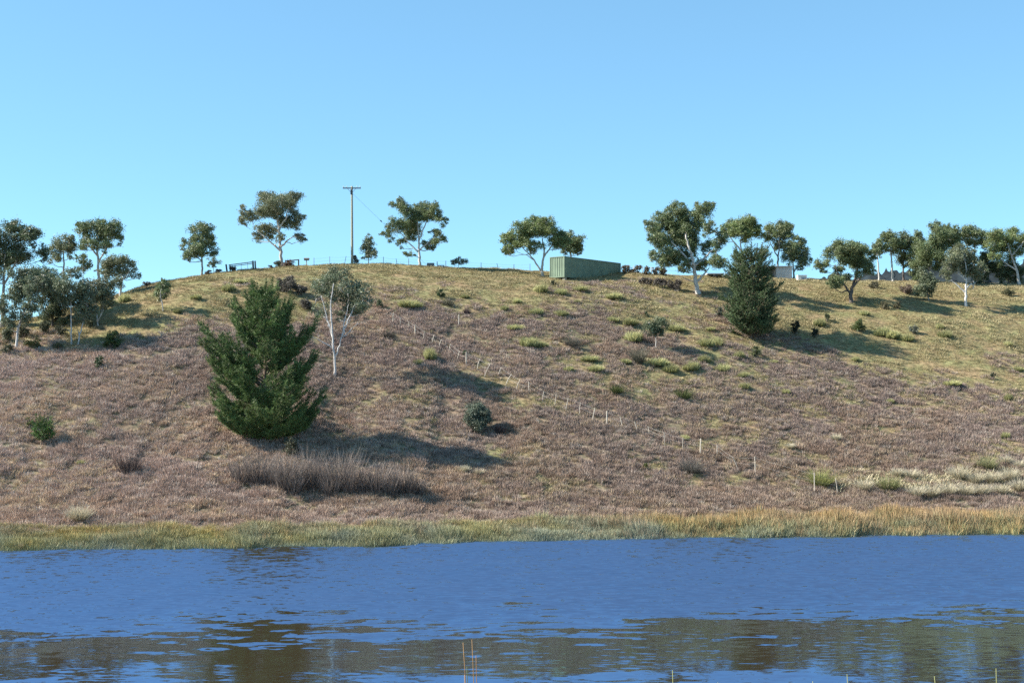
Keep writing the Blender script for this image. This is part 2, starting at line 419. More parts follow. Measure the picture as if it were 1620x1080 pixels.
def gum_tree(name, label, base, stems, clumps, cat="tree", d=None, leaf=.205, dens=1.0, col=(.085, .098, .045), col2=(.17, .155, .075), bark=(.52, .48, .43), r0=.2,
             group=None, seed=0, bare=(), depth=.75, droop=.5):
    """stems and clumps in photograph pixels at the tree's own distance; crown depth comes from its width"""
    r = np.random.default_rng(seed + 100)
    P = at_depth(base[0], d) if d else hit(*base)
    D = P.y; k = D / F
    def w(u, v, dy=0): return np.array([(u - base[0]) * k, dy, (base[1] - v) * k])
    root = obj(name, None, loc=P); root.empty_display_size = .3
    tag(root, label, cat, group)
    tg = Geo(); nodes = []
    for i, st in enumerate(stems):
        dy0 = 0
        pts = [w(*st[0])] if i == 0 else [nodes_near(nodes, w(*st[0]))]
        if i == 0: pts[0][2] -= .35
        drift = r.uniform(-.25, .25)
        for j, pnt in enumerate(st[1:], 1):
            pts.append(w(pnt[0], pnt[1], pts[0][1] + drift * j * .8 + r.uniform(-.1, .1)))
        pts = np.array(pts)
        # densify
        tt = np.linspace(0, len(pts) - 1, len(pts) * 4)
        dp = np.stack([np.interp(tt, np.arange(len(pts)), pts[:, c]) for c in range(3)], -1)
        for c in range(2): dp[1:-1, c] += r.normal(size=len(dp) - 2) * r0 * .16
        ra = r0 * .85 if i == 0 else r0 * .5
        rad = ra * (1 - .68 * np.linspace(0, 1, len(dp)))
        if i == 0: rad[:2] *= 1.35
        tg.tube(dp, rad, 8, np.asarray(bark) * r.uniform(.9, 1.08))
        for p, q_ in zip(dp[2:], rad[2:]): nodes.append((p, q_))
    us = [c[0] for c in clumps]; half = (max(us) - min(us)) / 2 * k + .3; mid = (max(us) + min(us)) / 2
    cl = []
    for (u, v, ru, rv) in clumps:
        rel = (u - mid) * k / max(half, .1)
        dy = r.uniform(-1, 1) * depth * half * math.sqrt(max(.15, 1 - rel * rel * .8))
        p = w(u, v, dy)
        cl.append((p[0], p[1], p[2], ru * k * 1.1, max(ru, rv) * k * 1.08, rv * k * 1.36))
    for c in list(cl):
        for j in range(3):
            d_ = rand_unit(1, r)[0]; f = r.uniform(.38, .62)
            cl.append((c[0] + d_[0] * c[3] * 1.1, c[1] + d_[1] * c[4] * 1.1, c[2] + d_[2] * c[5] * 1.15 - .1, c[3] * f, c[4] * f, c[5] * f * 1.2))
    cl.sort(key=lambda c: c[2])
    cg = Geo()
    anchors_all = []
    for c in cl:
        cen = np.array(c[:3])
        src, rad = min(nodes, key=lambda nd: np.linalg.norm(nd[0] - cen) + (2.5 if nd[0][2] > cen[2] - .15 else 0) + .0 * nd[1])
        rr = min(rad * .6, .05 + .012 * np.linalg.norm(cen - src))
        p = limb(tg, src, cen, rr, max(.018, rr * .3), r, 5, np.asarray(bark) * r.uniform(.75, 1.0), sag=.22)
        for j in (2, 3, 4): nodes.append((p[j], rr * (1 - .14 * j)))
        anc = clump_leaves(cg, [c], leaf, dens, col, r, droop, col2)
        for a in anc[::2]:
            limb(tg, p[r.integers(3, 6)], a, .028, .010, r, 3, np.asarray(bark) * .75, sag=.1, n=3)
    for (a, b) in bare:
        s_ = nodes_near(nodes, w(*a)); e_ = w(b[0], b[1], s_[1] + r.uniform(-.6, .6))
        p = limb(tg, s_, e_, .07, .014, r, 5, np.asarray(bark), sag=-.1)
        for j in (2, 3, 4):
            limb(tg, p[j], p[j] + r.normal(size=3) * np.array([.5, .5, .3]) + np.array([0, 0, .4]), .025, .007, r, 3, np.asarray(bark), sag=0, n=4)
    obj("trunk", tg.mesh("trunk", M_bark, smooth=True), root)
    obj("crown", cg.mesh("crown", M_leaf), root)
    return root

def nodes_near(nodes, p):
    return min((nd[0] for nd in nodes), key=lambda q: np.linalg.norm(q - p)).copy()

# ------------------------------------------------------------------ gum trees
WHITE = (.47, .44, .40); GREY = (.28, .26, .235); DARK = (.12, .10, .09)
OLIVE = (.150, .190, .085); GREYG = (.150, .180, .105); BRIGHT = (.180, .225, .085); BROWNG = (.162, .182, .102); DEEP = (.100, .130, .065)

gum_tree("gum_tree", "tall open gum tree with forked white trunk standing left of the power pole", (446, 416), [[(446, 416), (444, 390), (441, 360), (437, 328), (434, 310)], [(441, 388), (424, 370), (406, 354)], [(443, 384), (452, 372), (466, 363)], [(441, 352), (452, 335), (457, 312)]],
         [(431,300,20,7),(457,300,14,7),(417,316,13,10),(443,314,18,8),(462,318,10,8),(422,328,13,8),(445,337,11,11),(386,325,6,7),(383,338,8,5),(397,335,10,7),(413,349,13,8),(403,360,9,6),(422,357,8,6),(459,337,13,7),(478,335,7,4),(447,367,7,5),(468,360,9,3),(479,371,6,4)],
         d=181, r0=.30, bark=WHITE, col=BROWNG, dens=.8, seed=3)
gum_tree("gum_tree", "slim young gum with rounded tiers on the crest above the shaded left woods", (318, 434), [[(318, 434), (318, 410), (316, 388), (315, 365)], [(318, 409), (306, 400), (298, 386)], [(317, 402), (328, 397), (334, 390)]],
         [(314,360,15,9),(322,371,12,8),(297,381,10,8),(302,397,12,8),(315,389,13,7),(334,395,8,7),(300,406,6,4),(326,384,9,6)], d=168, r0=.16, bark=GREY, col=OLIVE, seed=4)
gum_tree("gum_sapling", "spindly small gum sapling beside the slim young gum and the metal gate", (337, 436), [[(337, 436), (336, 422), (335, 412)]], [(335,415,8,5),(331,420,4,3),(339,420,4,3)], d=166, r0=.05, bark=GREY, col=GREYG, dens=.7, leaf=.2, seed=5)
gum_tree("gum_tree", "spreading green gum with slender pale trunk between power pole and container", (664, 423), [[(664, 423), (663, 405), (662, 390), (661, 365), (658, 342)], [(663, 400), (646, 385), (632, 368)], [(662, 396), (676, 385), (690, 372)], [(662, 380), (672, 355), (680, 338)]],
         [(638,329,14,8),(669,326,15,7),(690,334,9,8),(697,351,8,5),(652,340,16,8),(629,357,14,8),(612,367,9,7),(650,361,15,8),(684,342,8,6),(694,379,10,7),(678,384,9,7),(688,368,8,4),(646,375,9,6),(632,385,6,5),(648,405,8,3),(668,344,12,6)],
         d=181, r0=.24, bark=WHITE, col=OLIVE, col2=(.14,.13,.05), seed=6)
gum_tree("gum_sapling", "upright dull gum sapling just right of the power pole", (583, 422), [[(583, 422), (582, 405), (581, 388)]], [(581,385,8,8),(577,395,8,7),(586,398,8,7),(582,407,8,5),(590,405,5,4)], d=180, r0=.08, bark=WHITE, col=GREYG, dens=.8, leaf=.22, seed=7)
gum_tree("gum_sapling", "dwarf flat-topped gum alone on the skyline right of the trough", (726, 424), [[(726, 424), (725, 418), (724, 412)]], [(720,414,6,3),(732,413,8,3),(726,410,7,3)], d=182, r0=.05, bark=GREY, col=GREYG, dens=.7, leaf=.2, seed=8)
gum_tree("gum_tree", "domed gum with leaning white trunk at the lit end of the container", (860, 442), [[(860, 442), (857, 433), (859, 420), (861, 402), (858, 382)], [(857, 434), (845, 417), (835, 404), (822, 392)], [(860, 410), (870, 398), (878, 386)]],
         [(843,355,14,6),(865,357,13,7),(822,365,14,7),(803,380,9,8),(810,391,13,7),(800,399,6,5),(845,369,16,7),(870,371,12,8),(886,374,9,8),(831,388,12,7),(847,394,12,6),(876,389,13,7),(858,362,12,6),(826,377,12,6),(888,386,8,7)],
         d=hit(893, 443).y + 4.2, r0=.27, bark=WHITE, col=BRIGHT, dens=1.05, seed=9, depth=.3, bare=[((845, 417), (815, 402))])
gum_tree("gum_tree", "low dark gum showing only above the container roof", (903, 440), [[(903, 440), (903, 415), (904, 395)]], [(899,391,14,8),(913,394,9,8),(902,382,8,5),(919,402,6,5),(892,400,9,6),(907,402,9,5)], d=187, r0=.2, bark=GREY, col=OLIVE, seed=10)
gum_tree("gum_tree", "large dense gum with white trunk between container and second pine", (1104, 465), [[(1104, 465), (1101, 443), (1098, 418), (1092, 395), (1085, 372)], [(1099, 425), (1080, 400), (1062, 382)], [(1098, 420), (1116, 408), (1130, 392)], [(1101, 448), (1112, 436), (1122, 424)]],
         [(1080,329,14,7),(1110,334,13,10),(1047,347,13,10),(1031,360,9,8),(1070,347,17,12),(1098,352,16,11),(1036,380,10,9),(1060,375,17,12),(1090,377,17,12),(1115,360,9,9),(1033,405,8,6),(1057,402,17,9),(1095,400,13,10),(1136,381,10,10),(1125,389,9,9),(1133,415,12,8),(1112,420,11,8),(1082,424,9,7),(1045,415,9,5),(1076,360,15,10)],
         r0=.36, bark=WHITE, col=OLIVE, dens=1.15, seed=11, bare=[((1101, 446), (1072, 440))])
gum_tree("gum_tree", "pale-topped gum rising directly behind the second pine", (1176, 440), [[(1176, 440), (1174, 405), (1172, 380)], [(1174, 400), (1160, 382), (1152, 372)]], [(1175,357,20,9),(1160,365,12,8),(1150,371,8,7),(1190,364,12,8),(1202,372,8,6),(1176,370,15,7)], d=191, r0=.25, bark=WHITE, col=BRIGHT, seed=12)
gum_tree("gum_tree", "airy gum with dark crown right over the grey shed roof", (1231, 440), [[(1231, 440), (1231, 415), (1233, 392), (1234, 372)], [(1231, 405), (1222, 390), (1218, 380)]], [(1232,360,15,8),(1222,368,10,7),(1242,370,11,9),(1238,382,11,7),(1216,376,7,5),(1246,360,7,6)], d=193, r0=.2, bark=GREY, col=OLIVE, seed=13)
gum_tree("gum_tree", "shorter shaded gum behind the white cube, right of shed", (1257, 442), [[(1257, 442), (1256, 420), (1256, 400)], [(1257, 432), (1266, 415), (1271, 400)]], [(1253,393,12,10),(1264,388,9,8),(1272,397,8,10),(1270,416,10,7),(1247,408,9,8),(1258,405,9,7)], d=191, r0=.17, bark=GREY, col=OLIVE, seed=14)
gum_tree("gum_tree", "umbrella-shaped gum with dark forked trunk on open grass to the right", (1348, 478), [[(1348, 478), (1347, 466), (1352, 450), (1358, 430), (1360, 412)], [(1347, 465), (1338, 452), (1328, 436), (1320, 420)], [(1351, 454), (1362, 440), (1370, 424)]],
         [(1337,393,21,8),(1361,393,12,8),(1317,403,15,9),(1302,416,10,8),(1341,407,15,8),(1369,411,17,9),(1383,403,7,7),(1333,428,9,8),(1365,425,12,7),(1326,444,13,8),(1316,446,8,6),(1350,398,14,7)],
         r0=.33, bark=DARK, col=OLIVE, dens=1.1, seed=15)
gum_tree("gum_tree", "thin white-stemmed gum with tiny top, first beyond the dark forked gum", (1392, 445), [[(1392, 445), (1391, 425), (1389, 405), (1388, 390)], [(1391, 432), (1384, 425), (1381, 420)]], [(1388,385,8,8),(1391,395,7,5),(1384,394,5,4)], d=195, r0=.16, bark=WHITE, col=OLIVE, seed=16)
gum_tree("gum_tree", "straight white-trunked gum in the right-hand row, second beyond the dark forked gum", (1414, 447), [[(1414, 447), (1413, 425), (1412, 400), (1411, 385)]], [(1408,381,12,9),(1419,392,11,8),(1402,394,8,7),(1414,374,8,6)], d=195, r0=.2, bark=WHITE, col=OLIVE, seed=17)
gum_tree("gum_tree", "dark-trunked twin-lobed gum in the right-hand row beside the straight white trunk", (1431, 447), [[(1431, 447), (1431, 425), (1433, 400), (1434, 385)]], [(1434,381,12,9),(1431,407,11,8),(1442,392,8,8),(1425,392,8,7),(1438,415,7,6)], d=196, r0=.18, bark=DARK, col=DEEP, seed=18)
gum_tree("gum_tree", "tallest broad gum of the right-hand row with dense leaning crown", (1472, 450), [[(1472, 450), (1474, 425), (1480, 400), (1487, 380)], [(1473, 430), (1464, 412), (1460, 395)], [(1478, 405), (1494, 390), (1502, 378)]],
         [(1460,382,10,9),(1484,373,15,10),(1499,365,10,8),(1471,400,20,12),(1503,382,14,10),(1458,420,15,11),(1484,392,14,10),(1510,372,9,7),(1490,412,12,10),(1449,402,8,8)], d=193, r0=.27, bark=GREY, col=OLIVE, dens=1.1, seed=19)
gum_tree("gum_tree", "high thin-crowned gum behind the white forked gum at right", (1542, 452), [[(1542, 452), (1543, 425), (1545, 400), (1546, 385)], [(1544, 410), (1532, 392), (1525, 380)]], [(1531,371,13,7),(1553,371,10,8),(1524,380,11,7),(1545,380,11,6),(1562,378,7,6),(1538,388,9,5)], d=195, r0=.2, bark=WHITE, col=OLIVE, dens=.8, seed=20)
gum_tree("gum_tree", "small forked gum with bright white limbs standing forward on right grass", (1528, 484), [[(1528, 484), (1529, 465), (1531, 447), (1531, 425), (1529, 408)], [(1529, 463), (1516, 450), (1505, 440), (1501, 428)], [(1530, 455), (1537, 449), (1543, 452), (1541, 458)], [(1530, 445), (1518, 432), (1510, 418)]],
         [(1529,401,15,8),(1510,409,13,9),(1542,410,13,10),(1499,421,9,7),(1529,421,14,9),(1549,425,9,9),(1495,433,8,5),(1540,432,9,7)], r0=.21, bark=(.58,.55,.51), col=BROWNG, dens=1.0, seed=21)
gum_tree("gum_sapling", "rounded grey-green young gum left of the white forked gum", (1471, 476), [[(1471, 476), (1469, 464), (1466, 450), (1463, 438)]], [(1465,452,13,9),(1461,436,9,9),(1472,444,9,8),(1457,456,8,7),(1473,458,7,6)], r0=.11, bark=GREY, col=GREYG, dens=1.1, seed=22)
gum_tree("gum_tree", "wide layered gum cut by the right edge of the picture", (1614, 458), [[(1614, 458), (1611, 435), (1604, 415), (1598, 395)], [(1611, 435), (1590, 420), (1578, 408)], [(1606, 412), (1618, 395), (1625, 385)]],
         [(1572,376,10,6),(1594,380,19,8),(1616,373,12,8),(1572,393,13,6),(1600,393,15,7),(1577,411,10,8),(1609,406,12,7),(1630,385,12,8),(1628,402,12,8)], d=192, r0=.25, bark=WHITE, col=BRIGHT, dens=.85, seed=23)
gum_tree("gum_tree", "shaded dark gum between the white forked gum and the right edge", (1565, 459), [[(1565, 459), (1566, 440), (1568, 420)]], [(1566,425,12,10),(1556,440,10,8),(1576,437,10,9),(1566,412,9,7),(1552,450,9,6)], d=195, r0=.15, bark=DARK, col=DEEP, seed=24)
gum_tree("gum_tree", "bushy dark gum filling the gap at the far right end of the row", (1598, 460), [[(1598, 460), (1597, 445), (1598, 430)]], [(1598,430,13,9),(1588,443,10,8),(1608,445,11,9),(1618,436,9,8)], d=196, r0=.15, bark=DARK, col=DEEP, seed=25)
# the white-stemmed tree behind the big pine
gum_tree("gum_tree", "bare-limbed white gum standing just right of the big pine", (530, 595), [[(530, 595), (530, 571), (527, 533), (524, 482), (529, 450)], [(530, 569), (540, 540), (546, 508), (552, 482)], [(528, 540), (518, 505), (508, 468)], [(543, 525), (558, 490), (565, 475)]],
         [(535,433,17,11),(510,446,19,11),(521,461,14,9),(567,466,20,14),(556,486,14,9),(509,489,11,9),(538,492,11,7),(574,480,11,9),(548,450,9,7),(497,456,9,7)], r0=.17, bark=(.56,.53,.50), col=GREYG, col2=(.06,.055,.045), dens=.55, leaf=.22, seed=26,
         bare=[((527, 552), (486, 530)), ((542, 533), (570, 512)), ((541, 535), (556, 505)), ((527, 520), (512, 500))])
gum_tree("gum_sapling", "little gum with crooked white stem on the upper left slope", (257, 492), [[(257, 492), (257, 480), (254, 468), (255, 458)]], [(255,456,10,8),(249,464,7,6),(262,464,7,6),(256,448,6,5)], r0=.08, bark=WHITE, col=OLIVE, leaf=.22, seed=27)
gum_tree("gum_sapling", "small lollipop gum on thin white stem in mid slope shrubs", (1037, 552), [[(1037, 552), (1038, 538), (1037, 525)]], [(1028,517,9,6),(1040,510,11,7),(1048,517,8,7),(1035,521,11,6),(1022,519,6,4)], r0=.07, bark=WHITE, col=(.10,.135,.075), leaf=.18, dens=.8, seed=28)
# the woods on the left
gum_tree("gum_tree", "tall shaded gum cut by the left edge of the picture", (2, 548), [[(2, 548), (4, 510), (6, 460), (8, 410)], [(5, 480), (22, 450), (38, 410)]], [(10,385,13,11),(-2,405,17,14),(40,397,15,8),(20,430,20,14),(46,412,10,7),(60,425,11,9),(-5,440,18,16),(28,408,9,7),(-12,470,16,14),(56,404,7,4)], d=148, r0=.26, bark=GREY, col=DEEP, dens=1.0, seed=30)
gum_tree("gum_tree", "grey-trunked leaning gum nearest the left edge, pale limbs showing", (25, 552), [[(25, 552), (27, 520), (34, 500), (40, 485), (47, 466)], [(27, 522), (15, 508), (5, 498)]], [(40,440,22,15),(22,462,16,16),(55,456,13,14),(30,492,15,11),(8,488,11,10),(50,478,11,10),(16,508,12,8)], r0=.17, bark=(.5,.47,.44), col=GREYG, col2=(.12,.09,.05), dens=.9, seed=31)
gum_tree("gum_tree", "dense dark gum in the middle of the left woods, shading its own trunk", (83, 532), [[(83, 532), (83, 510), (82, 485), (80, 460)]], [(85,478,16,18),(74,502,15,14),(95,498,12,15),(70,452,12,12),(84,455,11,11),(92,515,9,7)], d=146, r0=.16, bark=DARK, col=DEEP, col2=(.09,.065,.04), dens=1.0, seed=32)
gum_tree("gum_tree", "round-topped tall gum at the back of the left woods", (100, 500), [[(100, 500), (98, 460), (97, 425), (96, 402)]], [(97,391,15,10),(86,402,10,9),(114,402,7,9),(100,404,10,7),(108,387,7,6),(88,418,8,6)], d=163, r0=.2, bark=GREY, col=BROWNG, dens=.8, seed=33)
gum_tree("gum_tree", "highest wide-crowned gum of the left woods", (154, 490), [[(154, 490), (155, 455), (152, 425), (149, 402), (147, 385)], [(153, 430), (164, 408), (172, 390)], [(151, 415), (136, 400), (127, 390)]],
         [(126,385,11,11),(145,369,18,8),(175,374,13,12),(160,384,15,9),(140,401,12,7),(165,402,11,7),(180,388,8,9),(132,372,9,6),(160,368,10,6)], d=163, r0=.24, bark=WHITE, col=OLIVE, dens=.8, seed=34)
gum_tree("gum_tree", "flat-topped gum leaning out at the uphill end of the left woods", (189, 466), [[(189, 466), (190, 450), (191, 436), (187, 420)], [(191, 440), (200, 430), (206, 422)]], [(165,424,10,7),(183,407,16,7),(200,414,12,8),(211,429,6,6),(185,425,14,6),(173,415,10,7)], r0=.2, bark=WHITE, col=BROWNG, d=157, dens=.85, seed=35)
gum_tree("gum_tree", "slim gum with straight bright stem in front of the left woods", (113, 546), [[(113, 546), (113, 515), (113, 480), (111, 455)], [(113, 530), (108, 522)]], [(111,452,17,13),(120,485,13,13),(105,434,11,8),(124,466,11,11),(98,468,10,9)], r0=.1, bark=(.5,.47,.43), col=GREYG, col2=(.13,.09,.05), dens=.85, seed=36)
gum_tree("gum_tree", "crooked pale-stemmed gum, right neighbour of the slim straight one", (123, 546), [[(123, 546), (125, 530), (130, 509), (134, 488)], [(125, 531), (121, 522)]], [(138,478,12,13),(131,495,10,8),(146,490,8,8),(134,462,10,8)], r0=.1, bark=(.5,.47,.43), col=GREYG, col2=(.13,.09,.05), dens=.85, seed=37)
gum_tree("gum_tree", "twin-stemmed gum at the right end of the left woods", (155, 515), [[(155, 515), (152, 495), (149, 470)], [(155, 510), (160, 495), (163, 470)], [(157, 505), (167, 480), (172, 460)]], [(148,456,15,14),(165,458,13,13),(178,448,9,11),(158,482,13,9),(172,472,9,8),(140,468,8,8)], r0=.11, bark=WHITE, col=BROWNG, col2=(.14,.09,.05), dens=.85, seed=38)
gum_tree("gum_sapling", "small round gum top poking up between the two tallest left gums", (130, 498), [[(130, 498), (130, 460), (130, 435)]], [(130,424,8,7),(126,434,6,5),(135,433,6,5)], d=160, r0=.09, bark=GREY, col=OLIVE, seed=39)

# ------------------------------------------------------------------ pines
def needles(g, P, T, n, ln, wd, col, r):
    """n needles around every point P along direction T"""
    m = len(P)
    P = np.repeat(P, n, 0); T = np.repeat(T, n, 0)
    d = unit(T * .75 + rand_unit(m * n, r) * .8)
    l = ln * r.uniform(.7, 1.25, (m * n, 1))
    s = unit(np.cross(d, rand_unit(m * n, r))) * wd * .5
    V = np.stack([P - s, P + s, P + d * l], 1).reshape(-1, 3)
    tone = np.repeat(r.uniform(.75, 1.3, m), n) * r.uniform(.85, 1.15, m * n)
    c = np.asarray(col)[None] * tone[:, None]
    g.add(V, t=np.arange(m * n * 3).reshape(-1, 3), c=np.repeat(c, 3, 0))

def pine(name, label, base, prof, H, seed, col, leaders=(), sweep=.55, ln=.26, nn=7, step=.2, whorl=.5, per=6, extra=(), gap=.12, lean=0.0, up=.25):
    r = np.random.default_rng(seed)
    P = hit(*base)
    root = obj(name, None, loc=P); tag(root, label, "pine tree")
    tg = Geo(); cg = Geo(); bk = (.16, .12, .09)
    hz = np.linspace(-.3, H, 16)
    tr = np.stack([lean * hz / H + .08 * np.sin(hz * .9), .06 * np.cos(hz * .7), hz], -1)
    tg.tube(tr, np.linspace(.24, .03, 16), 8, bk)
    def trunk_at(h): return np.array([np.interp(h, hz, tr[:, k]) for k in range(3)])
    def shoot(p0, p1, bend, r0):
        n = 9; t = np.linspace(0, 1, n)[:, None]
        p = p0 + (p1 - p0) * t
        p[:, 2] += bend * (t[:, 0] ** 2 - t[:, 0])
        p[1:-1] += r.normal(size=(n - 2, 3)) * .03
        tg.tube(p[::2], np.linspace(r0, .012, n)[::2], 4 if r0 > .025 else 3, bk, cap=False)
        return p
    def dress(p, start, nn_):
        L = np.linalg.norm(np.diff(p, axis=0), axis=1).sum()
        k = max(3, int(L * (1 - start) / step))
        tt = np.linspace(start, 1, k) * (len(p) - 1)
        Q = np.stack([np.interp(tt, np.arange(len(p)), p[:, c]) for c in range(3)], -1)
        tan = unit(np.gradient(p, axis=0)); T = np.stack([np.interp(tt, np.arange(len(p)), tan[:, c]) for c in range(3)], -1)
        needles(cg, Q, unit(T), nn_, ln, .045, np.asarray(col) * r.uniform(.7, 1.35), r)
    def branch(p0, az, L, rise, r0):
        p1 = p0 + np.array([math.cos(az) * L, math.sin(az) * L, rise])
        p = shoot(p0, p1, L * sweep, r0)
        dress(p, .45, nn)
        dress(shoot(p[-2], p[-2] + np.array([math.cos(az) * .25, math.sin(az) * .25, r.uniform(.5, 1.0)]), .05, .02), .1, nn + 3)
        k = int(3 + L * 2.2)
        for j in range(k):
            f = .28 + .68 * (j + r.random() * .6) / k
            i = f * 8; i0 = int(i); q0 = p[i0] + (p[min(i0 + 1, 8)] - p[i0]) * (i - i0)
            side = 1 if j % 2 else -1
            a2 = az + side * r.uniform(.35, 1.0)
            l2 = (L * .42 * (1 - f) + .55) * r.uniform(.7, 1.25)
            q1 = q0 + np.array([math.cos(a2) * l2 * .85, math.sin(a2) * l2 * .85, l2 * r.uniform(.25, .7)])
            s_ = shoot(q0, q1, l2 * .35, .022)
            dress(s_, .12, nn)
            if l2 > .9:
                for side2 in (-1, 1):
                    q2 = s_[5] + np.array([math.cos(a2 + side2 * .7), math.sin(a2 + side2 * .7), .6]) * l2 * .4
                    dress(shoot(s_[5], q2, .1, .014), .1, nn)
    h = .35
    while h < H - .5:
        R = float(np.interp(h, [p[0] for p in prof], [p[1] for p in prof]))
        a0 = r.uniform(0, 6.28)
        for j in range(per):
            if r.random() < gap: continue
            az = a0 + j * 2 * math.pi / per + r.uniform(-.25, .25)
            L = R * r.uniform(.6, 1.12) * (1 + .2 * math.sin(2 * az + h * .9 + seed) + .16 * math.sin(3 * az - h * 1.7))
            u2 = min(up, .12 + .12 * h)
            branch(trunk_at(max(h - u2 * L, .25) if h > 1.5 else h), az, L, u2 * L + r.uniform(.1, .5) + .02 * L * h, .03 + .012 * L)
        h += whorl * r.uniform(.8, 1.2)
    for (h0, az, L, rise) in leaders:
        branch(trunk_at(h0), az, L, rise, .07)
    p = tr[-6:]; dress(p, 0, nn + 3)
    obj("trunk", tg.mesh("trunk", M_bark, smooth=True), root)
    obj("crown", cg.mesh("crown", M_needle), root)
    return root

pine("pine_tree", "big dark green pine with upswept shoots on the lower left slope", (424, 697), [(0, 3.4), (1, 4.3), (3, 4.9), (5.5, 5.6), (8, 5.3), (10, 4.5), (11.5, 3.5), (13, 2.2), (14.5, .9)], 14.2, 5, (.100, .150, .042), nn=11, step=.14, ln=.34, whorl=.72, per=7, gap=.16, up=.6,
     leaders=[(5, 2.9, 5.0, 5.2), (7, 2.4, 2.8, 5.6), (7.5, .5, 2.8, 5.2), (8, 3.6, 2.2, 5.8), (8, -.6, 2.6, 5.0), (8.5, 1.4, 1.6, 5.4), (6.5, 0.1, 4.0, 4.2), (9, 2.9, 1.9, 4.2), (9, -1.5, 1.4, 4.4), (3, 3.3, 6.0, 4.8), (4, 2.7, 5.2, 6.0), (4, .1, 5.2, 4.4), (6, 1.2, 3.0, 6.2), (8.5, 2.2, 3.0, 4.4), (8, 3.3, 3.2, 3.8)], lean=-.6).scale = (.93, .66, 1)
pine("pine_tree", "bushy egg-shaped pine below the grey shed on the right slope", (1188, 536), [(0, 2.3), (1, 3.0), (2.5, 3.3), (4.5, 3.3), (5.8, 3.0), (7.0, 2.7), (8.5, 3.0), (9.8, 2.7), (11.2, 1.6)], 10.8, 9, (.095, .138, .058),
     sweep=.4, ln=.22, nn=11, step=.16, whorl=.42, per=7, leaders=[(6.5, .6, 2.2, 3.2), (6.5, 2.6, 2.0, 3.6), (7.5, 4, 1.4, 3.0), (7, 0, 1.5, 3.6)], up=.4)
pine("pine_seedling", "small bright green pine seedling on the heath at far left", (68, 704), [(0, .5), (.4, .75), (1, .6), (1.8, .3), (2.4, .1)], 2.3, 12, (.10, .20, .045), ln=.16, nn=6, step=.13, whorl=.22, per=5)

# ------------------------------------------------------------------ shrubs
def bush_mesh(seed, w, h, leaf, dens, col, col2=None, droop=0.0, stems=True, lumps=9, bark=(.2, .16, .13)):
    r = np.random.default_rng(seed); g = Geo()
    cl = []
    for k in range(lumps):
        a = r.uniform(0, 6.28); rr = w * .62 * math.sqrt(r.random())
        zz = h * r.uniform(.12, .70)
        cl.append((rr * math.cos(a), rr * math.sin(a), zz, w * .38, w * .38, h * .26))
    for c in cl:
        if stems: limb(g, (c[0] * .2, c[1] * .2, -.1), c[:3], .03, .012, r, 4, bark, sag=-.1, n=4)
    clump_leaves(g, cl, leaf, dens, col, r, droop, col2)
    return g.mesh("shrub", M_leaf)

def bush(name, label, u, v, ru, rv, col, seed, cat="shrub", col2=None, leaf=.15, dens=1.1, group=None, d=None, lumps=9, droop=0.0):
    """u, v: centre of the bush in the photograph; ru, rv: half size in pixels"""
    P = at_depth(u, d) if d else hit(u, v + rv)
    k = P.y / F
    o = obj(name, bush_mesh(seed, ru * k, 2 * rv * k, leaf, dens, col, col2, droop, lumps=lumps), loc=P)
    return tag(o, label, cat, group)

bush("round_shrub", "round blue-green bush alone on the lower heath", 757, 656, 27, 26, (.125, .150, .105), 201, leaf=.15, dens=1.3, lumps=14)
bush("green_shrub", "bright green bush at the foot of the left woods", 177, 534, 16, 17, (.060, .095, .03), 202, leaf=.17)
bush("green_shrub", "small green bush on the heath below the left woods", 156, 572, 10, 12, (.06, .09, .04), 203)
bush("green_shrub", "yellowish bush under the trunks of the left woods", 54, 543, 16, 9, (.13, .13, .04), 204)
bush("green_shrub", "pale yellowish bush beside the small pine seedling", 49, 668, 8, 11, (.12, .13, .045), 205)
bush("dark_conifer_shrub", "dark upright bush standing in the second pine's shadow", 1259, 517, 8, 13, (.022, .032, .018), 206, dens=1.4)
bush("dark_conifer_shrub", "dark stubby bush at the edge of second pine's shadow", 1290, 525, 7, 8, (.022, .032, .018), 207, dens=1.4)
bush("green_shrub", "grey-green bush touching the left flank of the second pine", 1136, 492, 8, 8, (.065, .08, .06), 208)
bush("green_shrub", "leafy grey-green bush growing out of the dead thicket below big pine", 462, 704, 20, 15, (.10, .105, .065), 209, leaf=.15)
bush("green_shrub", "slender pale green bush right of the white gum's dark crown", 600, 480, 7, 10, (.10, .12, .06), 210)
bush("green_shrub", "green leafy bush on the slope below the trough", 697, 462, 8, 8, (.075, .105, .04), 211)
bush("green_shrub", "broad green bush among yellow shrubs on the right grass", 1359, 514, 14, 10, (.085, .115, .035), 212)
bush("green_shrub", "grey-leaved bush among yellow shrubs on the right grass", 1445, 521, 10, 7, (.15, .16, .12), 213)
bush("green_shrub", "dark green bush behind the fence's upright post on mid slope", 734, 557, 5, 6, (.05, .085, .03), 214)
bush("green_shrub", "tiny green bush above the lollipop gum", 1023, 496, 4, 5, (.055, .085, .035), 215)
bush("green_shrub", "leafy green bush below and right of the second pine", 1197, 556, 10, 10, (.10, .12, .05), 216)
bush("green_shrub", "small round green bush above yellow shrubs right of second pine", 1308, 502, 6, 8, (.075, .095, .045), 217)
bush("green_shrub", "small dark bush near the right edge on mid slope", 1571, 594, 5, 6, (.05, .065, .04), 218)
bush("green_shrub", "small bright green tuft on the lower heath above the reeds", 1020, 737, 5, 6, (.12, .14, .03), 219)
bush("green_shrub", "leafy bush wrapped round the foot of the tall open gum", 439, 410, 8, 9, (.09, .10, .05), 220, d=180)
bush("green_shrub", "dull purple-green bush at the foot of the power pole", 562, 411, 7, 8, (.09, .085, .06), 221, d=180.5)
